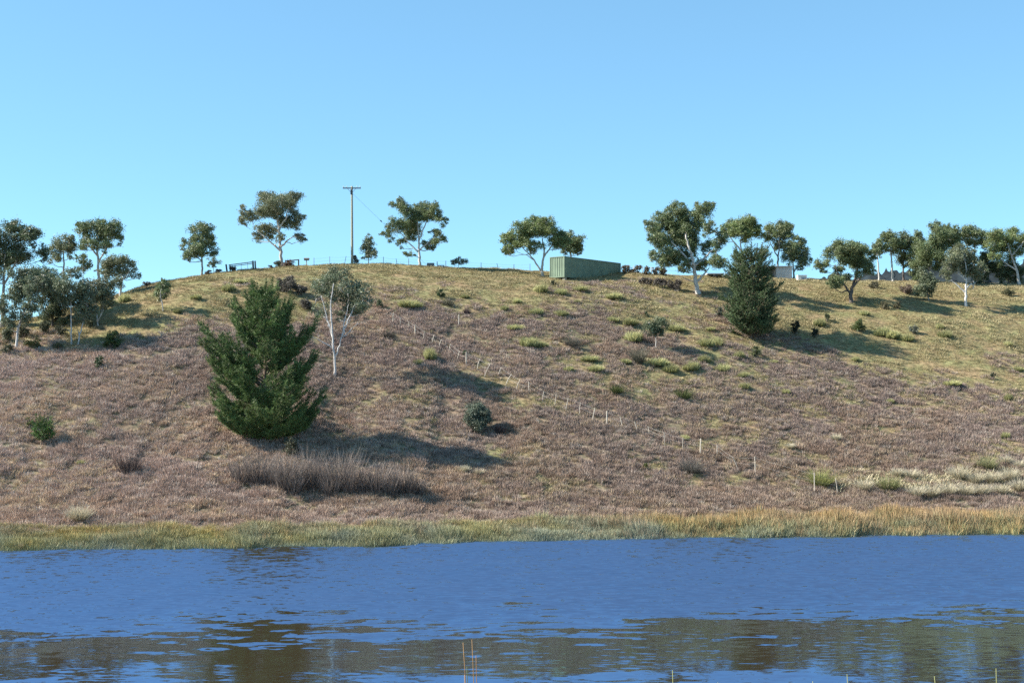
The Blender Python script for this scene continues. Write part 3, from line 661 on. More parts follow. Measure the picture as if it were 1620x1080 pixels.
bush("green_shrub", "small dark green bush at the foot of container's lit end", 876, 432, 5, 5, (.05, .065, .035), 222, d=169.5)
for i, (u, v, ru, rv) in enumerate([(8, 528, 14, 14), (38, 522, 13, 12), (68, 516, 12, 13), (97, 522, 12, 11), (140, 508, 12, 11), (12, 552, 13, 8), (90, 548, 12, 7)]):
    bush("undergrowth_shrub", ["first", "second", "third", "fourth", "fifth"][i] + " shady bush from the left among the left woods' trunks" if i < 5 else "low dark bush at the woods' front edge, " + ["by the picture's left edge", "before the slim straight gum"][i - 5], u, v, ru, rv, [(.10, .11, .06), (.085, .09, .05)][i % 2], 280 + i, group="undergrowth of the left woods")
for i, (u, v, ru, rv, t) in enumerate([(327, 431, 8, 4, "left of the gate, under the slim young gum"), (346, 430, 8, 4, "left of the gate, next to its slanting post"), (368, 427, 8, 6, "under the metal gate's rails"), (428, 425, 5, 3, "between the gate and the tall gum"), (232, 444, 8, 4, "on the far left crest above the woods")]):
    bush("skyline_shrub", "low dark brown bush on the crest " + t, u, v, ru, rv, (.060, .045, .032), 230 + i, d=float(lerp_table(u, CREST_D)) - 1, group="low dark bushes along the crest")
bush("rusty_shrub", "wide rust-brown bush on the crest right of the tall gum's foot", 457, 425, 18, 7, (.105, .062, .038), 236, d=176)
for i, (u, v, ru, rv, t) in enumerate([(452, 447, 22, 15, "largest, directly above the big pine's tip"), (475, 457, 13, 11, "middle one, right of the big pine's tip"), (483, 481, 16, 10, "lowest, between big pine and white gum")]):
    bush("grey_shrub", "grey leafless-looking scrub bush, " + t, u, v, ru, rv, (.105, .092, .075), 240 + i, group="grey scrub above the big pine", leaf=.15, col2=(.06, .06, .04))
for i, (u, v) in enumerate([(987, 429), (999, 429), (1009, 428), (1023, 427), (1037, 428), (1050, 426)]):
    bush("hedge_shrub", ["first", "second", "third", "fourth", "fifth", "sixth"][i] + " round brown bush of the skyline row, counted from the container", u, v + 3, 8, 8, (.15, .115, .07), 250 + i, group="row of round bushes on the skyline", d=182.5, droop=-.8)
for i, (u, v, ru, rv, t) in enumerate([(1022, 444, 14, 7, "nearest the container"), (1046, 446, 15, 8, "second from the container"), (1068, 450, 15, 8, "nearest the large dense gum")]):
    bush("grey_shrub", "grey twiggy bush in front of the skyline row, " + t, u, v, ru, rv, (.10, .085, .072), 260 + i, group="grey scrub right of the container", leaf=.15)
bush("rusty_shrub", "rounded pinkish-brown bush under the tallest right-hand gum", 1436, 455, 15, 9, (.15, .11, .08), 270)
bush("green_shrub", "low spreading bush left of the pinkish-brown one, by white trunks", 1385, 450, 12, 7, (.085, .08, .045), 271)
bush("green_shrub", "small olive bush near the right edge below the dark gums", 1596, 462, 12, 6, (.10, .10, .05), 272)
for i, (u, v, ru, rv, t) in enumerate([(1400, 481, 8, 8, "left one of the pair"), (1421, 482, 8, 8, "right one of the pair")]):
    bush("hedge_shrub", "spiky brown-green bush on right grass, " + t, u, v, ru, rv, (.13, .115, .06), 275 + i, group="pair of spiky bushes on the right grass", droop=-.8)

# blades: tussocks, yellow-green shrubs, dead shrubs
def blade_set(g, n, R, Hh, wd, c0, c1, r, spread=.8, base_r=.35, curve=.25):
    a = r.uniform(0, 6.283, n); rr = R * base_r * np.sqrt(r.random(n))
    b = np.stack([rr * np.cos(a), rr * np.sin(a), np.full(n, -.04)], -1)
    a2 = a + r.normal(size=n) * .5
    tilt = spread * r.random(n) ** .7
    out = np.stack([np.cos(a2), np.sin(a2), np.zeros(n)], -1)
    l = Hh * r.uniform(.6, 1.1, n)
    up = np.array([0, 0, 1.])
    mid = b + (out * np.sin(tilt)[:, None] + up * np.cos(tilt)[:, None]) * (l * .55)[:, None]
    t2 = tilt + curve
    tip = mid + (out * np.sin(t2)[:, None] + up * np.cos(t2)[:, None]) * (l * .45)[:, None]
    ang = r.uniform(0, 6.283, n); s = np.stack([np.cos(ang), np.sin(ang), np.zeros(n)], -1) * wd * .5
    V = np.stack([b - s, b + s, mid + s * .8, mid - s * .8, tip], 1).reshape(-1, 3)
    i = np.arange(n)[:, None] * 5
    q = i + np.array([[0, 1, 2, 3]]); t = i + np.array([[3, 2, 4]])
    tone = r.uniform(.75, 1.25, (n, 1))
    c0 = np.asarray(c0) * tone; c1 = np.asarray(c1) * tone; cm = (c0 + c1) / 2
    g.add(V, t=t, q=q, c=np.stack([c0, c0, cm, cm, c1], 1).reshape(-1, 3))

def yellow_mesh(seed):
    """a wide low mound of short upright sprays with pale tips, unit half-width, unit height"""
    r = np.random.default_rng(seed); g = Geo()
    for k in range(26):
        a = r.uniform(0, 6.28); rr = .85 * math.sqrt(r.random())
        h = (1 - .6 * rr * rr) * r.uniform(.55, 1)
        gg = Geo()
        pale = r.uniform(.55, 1.0) * [1, .8, 1.05, .7, .9, .6][seed % 6]
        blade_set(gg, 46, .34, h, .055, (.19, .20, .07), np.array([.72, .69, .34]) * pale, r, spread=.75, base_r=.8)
        for v, c, t, q in zip(gg.v, gg.c, gg.t, gg.q): g.add(v + np.array([rr * math.cos(a), rr * math.sin(a), 0]), t=t, q=q, c=c)
    return g.mesh("tussock_shrub", M_blade)
YM = [yellow_mesh(300 + i) for i in range(6)]

LAND = [("the big dark pine", 410, 580), ("the bushy second pine", 1188, 470), ("the container", 922, 424), ("the bare-limbed white gum", 530, 560), ("the lollipop gum", 1037, 525),
        ("the round blue-green bush", 757, 656), ("the umbrella-shaped gum", 1345, 440), ("the white forked gum at right", 1528, 450), ("the power pole", 556, 400), ("the metal gate", 380, 422),
        ("the large dense gum", 1103, 430), ("the lone post on mid slope", 726, 508), ("the pine seedling", 68, 690), ("the lowest fence post", 1194, 740), ("the spreading green gum", 663, 400),
        ("the domed gum", 858, 430), ("the dark upright bush", 1259, 517), ("the grey shed", 1242, 432), ("the left woods", 110, 520), ("the little crooked gum", 257, 480), ("the highest fence post", 622, 505), ("the trough", 680, 418), ("the bright spiky tussock", 1297, 757), ("the pale-tipped spiky tussock", 1560, 732), ("the green spiky tussock", 1402, 765), ("the orange rushes' right end", 1620, 800),
        ("the grey-green fan clump", 1010, 564), ("the left dark spiky tussock", 976, 617), ("the right dark spiky tussock", 1081, 624), ("the leafy bush below second pine", 1197, 556), ("the grey-leaved bush", 1445, 521), ("the wide grey clump", 906, 540)]
ORD = ["nearest", "second nearest", "third nearest", "fourth nearest", "fifth nearest", "sixth nearest", "seventh nearest", "eighth nearest"]
def place_labels(items, head):
    """one label per item: its rank by distance from a landmark one can find"""
    pts = np.array([(i[0], i[1]) for i in items], float)
    out = []; 
    ranks = []
    for nme, lu, lv in LAND:
        o = np.argsort(np.hypot(pts[:, 0] - lu, pts[:, 1] - lv)); rk = np.empty(len(o), int); rk[o] = np.arange(len(o)); ranks.append(rk)
    ranks = np.array(ranks)
    assert len(set(map(tuple, pts))) == len(items)
    for i in range(len(items)):
        d = np.array([math.hypot(pts[i, 0] - l[1], pts[i, 1] - l[2]) for l in LAND])
        k = np.lexsort((d, ranks[:, i]))[0]
        rk = ranks[k, i]
        out.append(head + ", " + (ORD[rk] if rk < len(ORD) else "number %d by distance" % (rk + 1)) + " of its kind to " + LAND[k][0])
    return out

YELLOW = [(648,480,19,8),(856,456,15,7),(819,475,8,5),(887,495,14,6),(847,494,10,5),(735,468,7,4),(887,462,10,5),(919,455,12,6),(972,467,15,7),(913,476,6,4),(679,561,12,9),(661,573,9,5),(838,541,14,8),(858,543,10,7),(817,517,13,5),(799,486,7,6),
          (970,504,11,5),(998,509,15,7),(1002,533,16,8),(1069,517,13,8),(1124,520,8,5),(1116,541,13,8),(1136,542,9,7),(1169,562,9,6),(933,566,15,6),(990,571,9,5),(1043,572,16,7),(1061,583,13,6),(1094,580,16,7),(1114,568,11,6),(1143,582,11,7),(900,583,10,6),(942,583,12,6),(1178,610,9,6),(1175,593,9,4),
          (1297,511,10,6),(1367,495,8,4),(1396,525,12,8),(1413,529,11,7),(1435,533,13,8),(1487,515,7,6),(1495,529,12,6),(1595,544,7,4),(1354,567,8,5),(1506,605,13,6),(1609,584,9,4),(1407,633,8,5),(1594,628,8,5),(1589,689,8,5),(131,731,8,4),(380,444,11,5),(362,455,13,6),(310,469,11,5),(281,491,7,5),(196,472,11,7),(178,478,9,6),(1083,692,8,5),(1241,620,9,4),(1222,572,8,4)]
ylab = place_labels(YELLOW, "low yellow-green tussock shrub")
for i, (u, v, ru, rv) in enumerate(YELLOW):
    P = hit(u, v + rv * .8); k = P.y / F
    o = obj("tussock_shrub", YM[i % 6], loc=P, rot=(0, 0, rng.uniform(0, 6.28)), scale=(ru * k * rng.uniform(.8, 1.2), ru * k * rng.uniform(.7, 1.1), max(rv * 2 * k * rng.uniform(1.0, 1.6), .55)))
    tag(o, ylab[i], "shrub", "yellow-green tussock shrubs on the hill")

def tuft_obj(name, label, u, v, ru, rv, c0, c1, seed, n=260, spread=1.0, wd=.035, group=None, cat="tussock", mat=None, curve=.3):
    P = hit(u, v + rv); k = P.y / F; r = np.random.default_rng(seed); g = Geo()
    blade_set(g, n, ru * k, 2 * rv * k * 1.45, wd, c0, c1, r, spread=spread, base_r=.55, curve=curve)
    return tag(obj(name, g.mesh(name, mat or M_blade), loc=P), label, cat, group)
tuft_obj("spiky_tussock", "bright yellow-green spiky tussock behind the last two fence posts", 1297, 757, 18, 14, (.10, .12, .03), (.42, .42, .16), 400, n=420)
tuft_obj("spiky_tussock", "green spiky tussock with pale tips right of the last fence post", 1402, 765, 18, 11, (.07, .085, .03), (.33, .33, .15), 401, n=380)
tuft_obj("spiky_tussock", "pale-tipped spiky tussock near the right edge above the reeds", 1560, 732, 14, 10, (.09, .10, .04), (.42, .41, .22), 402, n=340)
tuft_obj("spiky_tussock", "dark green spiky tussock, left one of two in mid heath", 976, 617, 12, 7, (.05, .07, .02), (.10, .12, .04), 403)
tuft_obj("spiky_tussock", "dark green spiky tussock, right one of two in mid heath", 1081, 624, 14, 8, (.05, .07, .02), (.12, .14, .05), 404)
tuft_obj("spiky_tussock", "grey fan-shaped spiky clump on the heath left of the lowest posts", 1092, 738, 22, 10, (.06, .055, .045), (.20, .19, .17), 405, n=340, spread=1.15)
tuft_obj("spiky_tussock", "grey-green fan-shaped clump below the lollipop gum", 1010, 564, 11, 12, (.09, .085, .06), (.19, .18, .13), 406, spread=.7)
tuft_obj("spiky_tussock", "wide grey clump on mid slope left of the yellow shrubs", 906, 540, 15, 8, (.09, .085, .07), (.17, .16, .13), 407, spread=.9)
PALE = [(127,812,18,11),(1366,769,11,8),(1514,749,17,9),(1438,750,16,7),(1472,777,13,9),(1498,774,13,9),(1449,779,9,8),(1526,776,12,9),(1552,776,11,8),(1541,756,12,8),(1570,755,12,8),(1596,752,12,9),(1612,768,12,10),(1580,775,11,8),(1589,728,8,6),(1610,735,8,6),(758,748,8,5),(735,742,6,5),(1322,692,6,5),(1250,706,5,4),(1418,748,9,6)]
plab = place_labels(PALE, "pale straw grass tussock")
for i, (u, v, ru, rv) in enumerate(PALE):
    tuft_obj("grass_tussock", plab[i], u, v, ru, rv, (.30, .26, .16), (.66, .60, .45), 420 + i, n=420, spread=.9, group="pale grass tussocks by the reeds", wd=.03)

def dead_shrub(label, u, v, ru, rv, seed, c0, c1, n=210, group=None, spread=.6):
    P = hit(u, v + rv); k = P.y / F; r = np.random.default_rng(seed); g = Geo()
    Hh = 2 * rv * k
    blade_set(g, n, ru * k, Hh, .035, c0, c1, r, spread=spread, base_r=.7, curve=.12)
    for j in range(9):
        a = r.uniform(0, 6.28); b = np.array([math.cos(a), math.sin(a), 0]) * ru * k * r.uniform(.1, .5)
        t = b * 1.7 + np.array([0, 0, Hh * r.uniform(.6, .95)])
        p = limb(g, b - np.array([0, 0, .1]), t, .022, .008, r, 4, np.asarray(c0) * .8, sag=0)
        for q_ in (2, 3, 4): limb(g, p[q_], p[q_] + r.normal(size=3) * .25 + np.array([0, 0, .35]), .01, .004, r, 3, c0, sag=0, n=3)
    return tag(obj("dead_shrub", g.mesh("dead_shrub", M_twig), loc=P), label, "shrub", group)
ORDN = ["first", "second", "third", "fourth", "fifth", "sixth", "seventh", "eighth", "ninth", "tenth", "eleventh", "twelfth", "thirteenth", "fourteenth"]
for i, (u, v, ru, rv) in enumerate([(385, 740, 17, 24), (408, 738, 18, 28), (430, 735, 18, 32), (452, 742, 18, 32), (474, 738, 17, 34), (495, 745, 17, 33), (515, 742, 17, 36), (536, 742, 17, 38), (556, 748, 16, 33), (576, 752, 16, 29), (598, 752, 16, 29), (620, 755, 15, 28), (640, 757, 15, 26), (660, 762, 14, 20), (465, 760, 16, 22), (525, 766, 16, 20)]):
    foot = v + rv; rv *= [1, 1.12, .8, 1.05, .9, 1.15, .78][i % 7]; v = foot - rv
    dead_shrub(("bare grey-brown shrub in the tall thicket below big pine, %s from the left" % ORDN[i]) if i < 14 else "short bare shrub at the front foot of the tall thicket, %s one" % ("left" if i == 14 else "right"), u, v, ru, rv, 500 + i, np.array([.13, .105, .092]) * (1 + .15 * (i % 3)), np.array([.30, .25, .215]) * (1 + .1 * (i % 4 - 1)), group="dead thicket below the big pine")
dead_shrub("dark bare shrub alone on the lower left heath", 205, 731, 18, 18, 530, (.05, .038, .036), (.10, .075, .068), spread=.7)
dead_shrub("dark purplish bare shrub right of the round blue-green bush", 790, 678, 9, 9, 531, (.06, .045, .04), (.12, .09, .085), n=160, spread=.7)
dead_shrub("dark purple twiggy shrub above the lone post on mid slope", 739, 492, 6, 5, 532, (.06, .04, .045), (.10, .075, .075), n=140, spread=.8)
dead_shrub("grey twiggy shrub below the green bush under the trough", 709, 477, 11, 7, 533, (.09, .085, .06), (.17, .16, .11), n=200, spread=.8)
dead_shrub("dark twiggy shrub by the highest fence posts", 615, 528, 13, 6, 534, (.045, .042, .038), (.09, .085, .07), n=200, spread=.8)

# ------------------------------------------------------------------ ground cover: heath, grass, reeds (stuff)
def scatter(name, label, cat, pts, scl, tint, idx, sources, mat_unused=None):
    n = len(pts)
    me = bpy.data.meshes.new(name + "_points"); me.vertices.add(n)
    me.vertices.foreach_set("co", np.asarray(pts, np.float32).ravel())
    r = np.random.default_rng(n)
    rot = np.stack([r.normal(size=n) * .08, r.normal(size=n) * .08, r.uniform(0, 6.283, n)], -1)
    for nm, ty, key, dat in (("scl", 'FLOAT_VECTOR', "vector", scl), ("rot", 'FLOAT_VECTOR', "vector", rot), ("tint", 'FLOAT_COLOR', "color", np.hstack([tint, np.ones((n, 1))])), ("pick", 'INT', "value", idx)):
        a = me.attributes.new(nm, ty, 'POINT'); a.data.foreach_set(key, np.asarray(dat, np.int32 if ty == 'INT' else np.float32).ravel())
    o = obj(name, me)
    ng = bpy.data.node_groups.new(name + "_scatter", 'GeometryNodeTree')
    ng.interface.new_socket("Geometry", in_out='INPUT', socket_type='NodeSocketGeometry'); ng.interface.new_socket("Geometry", in_out='OUTPUT', socket_type='NodeSocketGeometry')
    N = ng.nodes.new; L = ng.links.new
    gi = N("NodeGroupInput"); go = N("NodeGroupOutput"); ip = N("GeometryNodeInstanceOnPoints"); jn = N("GeometryNodeGeometryToInstance")
    for s_ in reversed(sources):
        oi = N("GeometryNodeObjectInfo"); oi.inputs["Object"].default_value = s_; oi.inputs["As Instance"].default_value = True
        L(oi.outputs["Geometry"], jn.inputs[0])
    def na(nm, ty):
        k = N("GeometryNodeInputNamedAttribute"); k.data_type = ty; k.inputs[0].default_value = nm; return k.outputs[0]
    # a flat list of instances for picking
    L(gi.outputs[0], ip.inputs["Points"]); L(jn.outputs[0], ip.inputs["Instance"])
    ip.inputs["Pick Instance"].default_value = True
    L(na("pick", 'INT'), ip.inputs["Instance Index"]); L(na("scl", 'FLOAT_VECTOR'), ip.inputs["Scale"])
    e2r = N("FunctionNodeEulerToRotation"); L(na("rot", 'FLOAT_VECTOR'), e2r.inputs[0]); L(e2r.outputs[0], ip.inputs["Rotation"])
    L(ip.outputs[0], go.inputs[0])
    md = o.modifiers.new("scatter", 'NODES'); md.node_group = ng
    return tag(o, label, cat, kind="stuff")

def source(name, build):
    out = []
    for i in range(4):
        g = Geo(); build(g, np.random.default_rng(900 + i)); o = bpy.data.objects.new(name, g.mesh(name, M_heath)); out.append(o)
    return out
def heath_tuft(g, r):
    blade_set(g, 36, .42, .62, .034, (.80, .72, .66), (1.1, 1.0, .96), r, spread=.8, base_r=.85, curve=.15)
    blade_set(g, 12, .42, .72, .024, (.85, .78, .72), (1.3, 1.2, 1.14), r, spread=.5, base_r=.8, curve=.1)
def grass_tuft(g, r):
    blade_set(g, 36, .40, .26, .028, (.75, .80, .7), (1.2, 1.15, 1.05), r, spread=1.1, base_r=.9, curve=.4)
def sedge_tuft(g, r):
    blade_set(g, 34, .35, .85, .030, (.20, .205, .12), (.38, .37, .22), r, spread=.4, base_r=.9, curve=.3)
    blade_set(g, 9, .35, .8, .03, (.30, .26, .16), (.46, .40, .26), r, spread=1.1, base_r=.9, curve=.5)
def straw_tuft(g, r):
    blade_set(g, 40, .38, .75, .028, (.20, .19, .09), (.50, .42, .24), r, spread=.5, base_r=.9, curve=.35)
def rush_tuft(g, r):
    blade_set(g, 26, .35, 1.15, .030, (.18, .20, .11), (.46, .30, .165), r, spread=.28, base_r=.9, curve=.12)
    blade_set(g, 14, .35, .95, .030, (.22, .25, .13), (.38, .38, .21), r, spread=.3, base_r=.9, curve=.15)
    blade_set(g, 5, .35, 1.2, .03, (.36, .30, .18), (.55, .40, .22), r, spread=.9, base_r=.9, curve=.4)
SRC_H = source("heath_tuft_source", heath_tuft); SRC_G = source("grass_tuft_source", grass_tuft)
SRC_R = source("sedge_tuft_source", sedge_tuft) + source("straw_tuft_source", straw_tuft) + source("rush_tuft_source", rush_tuft)

def hill_points(n, y0, y1, seed):
    r = np.random.default_rng(seed)
    y = r.uniform(y0, y1, n); x = r.uniform(-1, 1, n) * (y * (CX + 90) / F)
    return x, y, ground(x, y), r

# heath
x, y, z, r = hill_points(220000, 96, 208, 51)
c = cover(x, y, z); u, v = uv_of(x, y, z)
clumpy = fbm(x * .7, y * .7, 61, 3)
keep = (z > .5) & (r.random(len(x)) < c * np.clip((clumpy - .22) * 3.6, .3, 1)) & (y < lerp_table(u, CREST_D) + 3)
x, y, z, u, v, clumpy = (a[keep] for a in (x, y, z, u, v, clumpy))
n = len(x)
sz = (.34 + .52 * clumpy) * r.uniform(.7, 1.3, n) * np.clip(1.12 - (y - 105) / 260, .7, 1.1)
patch = fbm(x * .09, y * .13, 71, 3); rust = np.clip((fbm(x * .2, y * .2, 81, 3) - .52) * 5, 0, 1)[:, None]
low = np.clip((v - 690) / 90, 0, 1)[:, None]
tint_c = np.array([.236, .197, .184]) * (1 - patch[:, None]) + np.array([.268, .228, .198]) * patch[:, None]
tint_c = tint_c * (1 - rust * .5) + np.array([.285, .22, .16]) * rust * .5
tint_c = tint_c * (1 - low * .2) + np.array([.28, .22, .16]) * low * .2
grey = (r.random(n) < .10)[:, None]
strawy = (r.random(n) < np.clip((fbm(x * .16, y * .3, 78, 3) - .50) * 2, .02, .28))[:, None]
tint_c = np.where(strawy, np.array([.33, .285, .205]), tint_c)
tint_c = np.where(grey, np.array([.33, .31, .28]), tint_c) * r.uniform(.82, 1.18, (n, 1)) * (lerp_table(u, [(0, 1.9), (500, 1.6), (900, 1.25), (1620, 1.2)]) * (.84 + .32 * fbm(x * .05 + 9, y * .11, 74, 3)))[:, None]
scatter("heath", "purple-brown dry heath covering most of the hillside", "heath", np.stack([x, y, z], -1), np.stack([sz * 1.15, sz * 1.15, sz], -1), tint_c, r.integers(0, 4, n), SRC_H)

# grass
x, y, z, r = hill_points(160000, 98, 224, 52)
c = cover(x, y, z); u, v = uv_of(x, y, z)
c = c * (1 - np.clip((u - 1200) / 250, 0, .8) * np.clip(1.4 - np.abs(v - 764) / 26, 0, 1))
keep = (z > .6) & (r.random(len(x)) < (1.05 - c) * np.clip(fbm(x * .5, y * .5, 62, 3) * 1.7, .2, 1)) & (y < lerp_table(u, CREST_D) + 5)
x, y, z, u, v = (a[keep] for a in (x, y, z, u, v)); n = len(x)
gn = fbm(x * .1, y * .14, 72, 4)[:, None]; straw = np.clip((fbm(x * .3, y * .3, 73, 3)[:, None] - .45) * 4, 0, 1)
tint_c = np.array([.25, .208, .118]) * gn + np.array([.305, .25, .165]) * (1 - gn)
tint_c = tint_c * (1 - straw * .6) + np.array([.36, .315, .21]) * straw * .6
tint_c = tint_c * r.uniform(.75, 1.25, (n, 1)) * 1.28
sz = r.uniform(.5, 1.3, n) * (.7 + .6 * straw[:, 0])
pale = (r.random(n) < np.clip((u - 1180) / 330, 0, .75) * np.clip(1 - np.abs(v - 764) / 30, 0, 1) * 1.6) & (fbm(x * .5, y * .5, 75, 2) > .38)
tint_c = np.where(pale[:, None], np.array([.60, .53, .40]) * r.uniform(.8, 1.15, (n, 1)), tint_c); sz = np.where(pale, sz * 1.6, sz)
scatter("grass", "short olive and straw grass on the crest and right slope", "grass", np.stack([x, y, z], -1), np.stack([sz, sz, sz], -1), tint_c, r.integers(0, 4, n), SRC_G)

# sedge and rush along the shore: green at the water, straw behind, orange-brown towards the right
r = np.random.default_rng(53)
n = 26000
u = r.uniform(-60, 1680, n)
ds = CAMZ * F / (lerp_table(u, SHORE_Y) - HOR)
t = r.random(n) ** .9 * lerp_table(u, [(0, 6.5), (400, 6), (800, 6), (1200, 6), (1620, 6)]) - 1.7
y = ds + t; x = (u - CX) / F * y; z = ground(x, y)
keep = (z > -.5) & (r.random(n) < np.clip(1.2 * fbm(x * .6, y * .6, 63, 3) + .25, 0, 1))
x, y, z, u, t = (a[keep] for a in (x, y, z, u, t)); n = len(x)
back = np.clip((t - .3) / 2.4, .12, 1)
rush = np.clip((u - 860) / 600, 0.03, .75) * np.clip(fbm(x * .25, y * .25, 64, 3) * 2.4 - .35, .05, 1) * np.clip(.35 + back, 0, 1)
kind = np.where(r.random(n) < rush, 2, np.where(r.random(n) < back * lerp_table(u, [(0, .85), (700, .8), (1000, .5), (1620, .35)]), 1, 0))
tone = r.uniform(.75, 1.25, (n, 1)) * (np.array([1.0, 1.0, 1.0]) + (fbm(x * .3, y * .3, 65, 2)[:, None] - .5) * np.array([.3, .1, -.6]))
sz = r.uniform(.5, 1.15, n) * (.4 + 1.2 * fbm(x * .4, y * .5, 66, 3)) * lerp_table(u, [(0, .95), (700, 1.0), (1100, 1.1), (1620, 1.3)])
scatter("reed_bed", "green and straw sedge with orange rushes along the far shore", "reeds", np.stack([x, y, z], -1), np.stack([sz * .9, sz * .9, sz], -1), tone, kind * 4 + r.integers(0, 4, n), SRC_R)

# ------------------------------------------------------------------ fences
def fence(name, label, posts, wires, col, r0=.045, thick=(), depth=None):
    """posts: ((u_top, v_top), (u_foot, v_foot)) in the photograph; each stands on the ground at its foot"""
    feet = [(at_depth(p[1][0], depth(p[1][0])) if depth else hit(*p[1])) for p in posts]
    root = obj(name, None, loc=feet[0]); tag(root, label, "fence")
    r = np.random.default_rng(len(posts)); tops = []
    for i, (p, f) in enumerate(zip(posts, feet)):
        k = f.y / F
        top = Vector(((p[0][0] - p[1][0]) * k, r.uniform(-.12, .12), max((p[1][1] - p[0][1]) * k, .9)))
        g = Geo(); rr = r0 * (1.9 if i in thick else r.uniform(.8, 1.15))
        g.tube([(0, 0, -.4), tuple(top * .5), tuple(top)], [rr, rr * .97, rr * .93], 7, np.asarray(col) * r.uniform(.8, 1.15))
        obj("post", g.mesh("post", M_wood), root, loc=f - feet[0])
        tops.append((f - feet[0], top))
    for w_ in wires:
        g = Geo()
        pts = []
        for i, (f, t) in enumerate(tops):
            p = np.array(f + t * w_)
            if pts: pts.append((pts[-1] + p) / 2 - np.array([0, 0, .05]))
            pts.append(p)
        g.tube(pts, .007, 4, (.33, .31, .28), cap=False)
        obj("wire", g.mesh("wire", M_metal), root)
    return root
FP = [((622,495),(621,513)),((633,503),(633,516)),((646.6,509),(646,521)),((656.6,515),(656.6,531)),((671.5,525),(668.5,540)),((686.7,531),(682,545)),((698.5,538),(693,551)),((712.7,545),(709,559)),((727,556),(722.6,571)),((737.6,558),(737.6,578)),
      ((758.8,569),(753.8,585)),((775.6,577),(764,598)),((793,584),(787,596)),((809,592),(798,609)),((823,600),(815,616)),((836.4,604),(836.8,622)),((860.5,619),(857.5,636)),((880,625),(877,643)),((899,630),(894,651)),((918,637),(916,657)),((941,645),(936,668)),((960,651),(959.5,672)),
      ((980.7,660),(985.4,678)),((1003.5,668),(1009,685)),((1025,675),(1027.6,690)),((1050,683),(1051,703)),((1080,693),(1079.5,712)),((1108,694),(1107,721)),((1133.7,705),(1133.7,724)),((1158,722),(1168.7,744)),((1193.6,722),(1194,752)),((1287,748),(1287,781)),((1320,757),(1324,781))]
fence("farm_fence", "old wire fence of pale leaning stakes running diagonally down the hill", FP, (.95, .6), (.54, .48, .39), r0=.037, thick=(3, 9, 21, 27))
fence("farm_fence", "thin post and wire fence along the skyline behind the power pole", [((496,411),(496,424)),((521,409),(521,423)),((547,410),(544,423)),((606,409),(606,421)),((626,411),(628,421)),((646,409),(646,421)),((705,411),(705,423)),((761,418),(761,428)),((786,418),(789,429)),((813,421),(813,430)),((838.5,420),(838.5,433))],
      (.9, .55), (.20, .18, .16), r0=.04, depth=lambda u: float(lerp_table(u, CREST_D)) - .5)
fence("farm_fence", "short fence with white posts between the round skyline bushes", [((993,424),(993,436)),((1003,424),(1003,436)),((1017,424),(1017,436)),((1031,424),(1031,436)),((1044,424),(1044,436))], (.9,), (.7, .68, .63), r0=.06, depth=lambda u: 183.5)
P = hit(725.6, 516); g = Geo(); g.tube([(0, 0, -.4), (.01, 0, .5), (.02, 0, 1.35)], [.06, .058, .055], 7, (.46, .42, .36))
tag(obj("fence_post", g.mesh("fence_post", M_wood), loc=P), "lone pale upright post on mid slope under the dark purple shrub", "post")

# ------------------------------------------------------------------ power pole
def power_pole():
    P = at_depth(556.5, 180.0); k = 180.0 / F
    root = tag(obj("power_pole", None, loc=P), "tall timber power pole with crossarm on the hilltop", "power pole")
    zt = CAMZ + (HOR - 293.5) / F * 180 - P.z
    g = Geo(); hz = np.linspace(-.6, zt, 8); g.tube(np.stack([hz * -.008, hz * 0, hz], -1), np.linspace(.19, .13, 8), 10, (.34, .33, .26)); obj("pole", g.mesh("pole", M_wood, True), root)
    xt = -.008 * zt
    g = Geo(); g.box((xt - 1.2, -.27, zt - .36), (xt + 1.25, -.14, zt - .22), (.13, .12, .10)); arm = obj("crossarm", g.mesh("crossarm", M_wood), root)
    for sx in (-1.12, -.7, .7, 1.15):
        g = Geo(); hz = np.array([-.22, -.16, -.12, -.06, 0, .02]); g.tube(np.stack([hz * 0 + xt + sx, hz * 0 - .2, zt + hz], -1), [.02, .02, .06, .045, .05, .02], 8, (.55, .55, .52)); obj("insulator", g.mesh("insulator", M_paint, True), arm)
    for sx in (-.55, .55):
        g = Geo(); g.tube([(xt, -.17, zt - 1.0), (xt + sx, -.2, zt - .36)], .025, 5, (.2, .2, .2)); obj("brace", g.mesh("brace", M_metal), arm)
    g = Geo(); g.box((xt - .14, -.42, zt - 1.15), (xt + .14, -.15, zt - .5), (.06, .06, .06)); g.tube([(xt, -.3, zt - .5), (xt, -.3, zt - .36)], .04, 6, (.3, .2, .15)); obj("fuse_box", g.mesh("fuse_box", M_metal), root)
    a = np.array((xt, 0, zt - .9)); b = np.array((10.3, .6, float(ground(P.x + 10.3, 180.6)) - P.z)); t = np.linspace(0, 1, 14)[:, None]
    g = Geo(); g.tube(a + (b - a) * t, .013, 4, (.18, .18, .18)); gw = obj("guy_wire", g.mesh("guy_wire", M_metal), root)
    m = a + (b - a) * .37; g = Geo(); g.tube([m, m + (b - a) * .012, m + (b - a) * .024], [.05, .09, .05], 6, (.08, .07, .06)); obj("strain_insulator", g.mesh("strain_insulator", M_paint, True), gw)
power_pole()

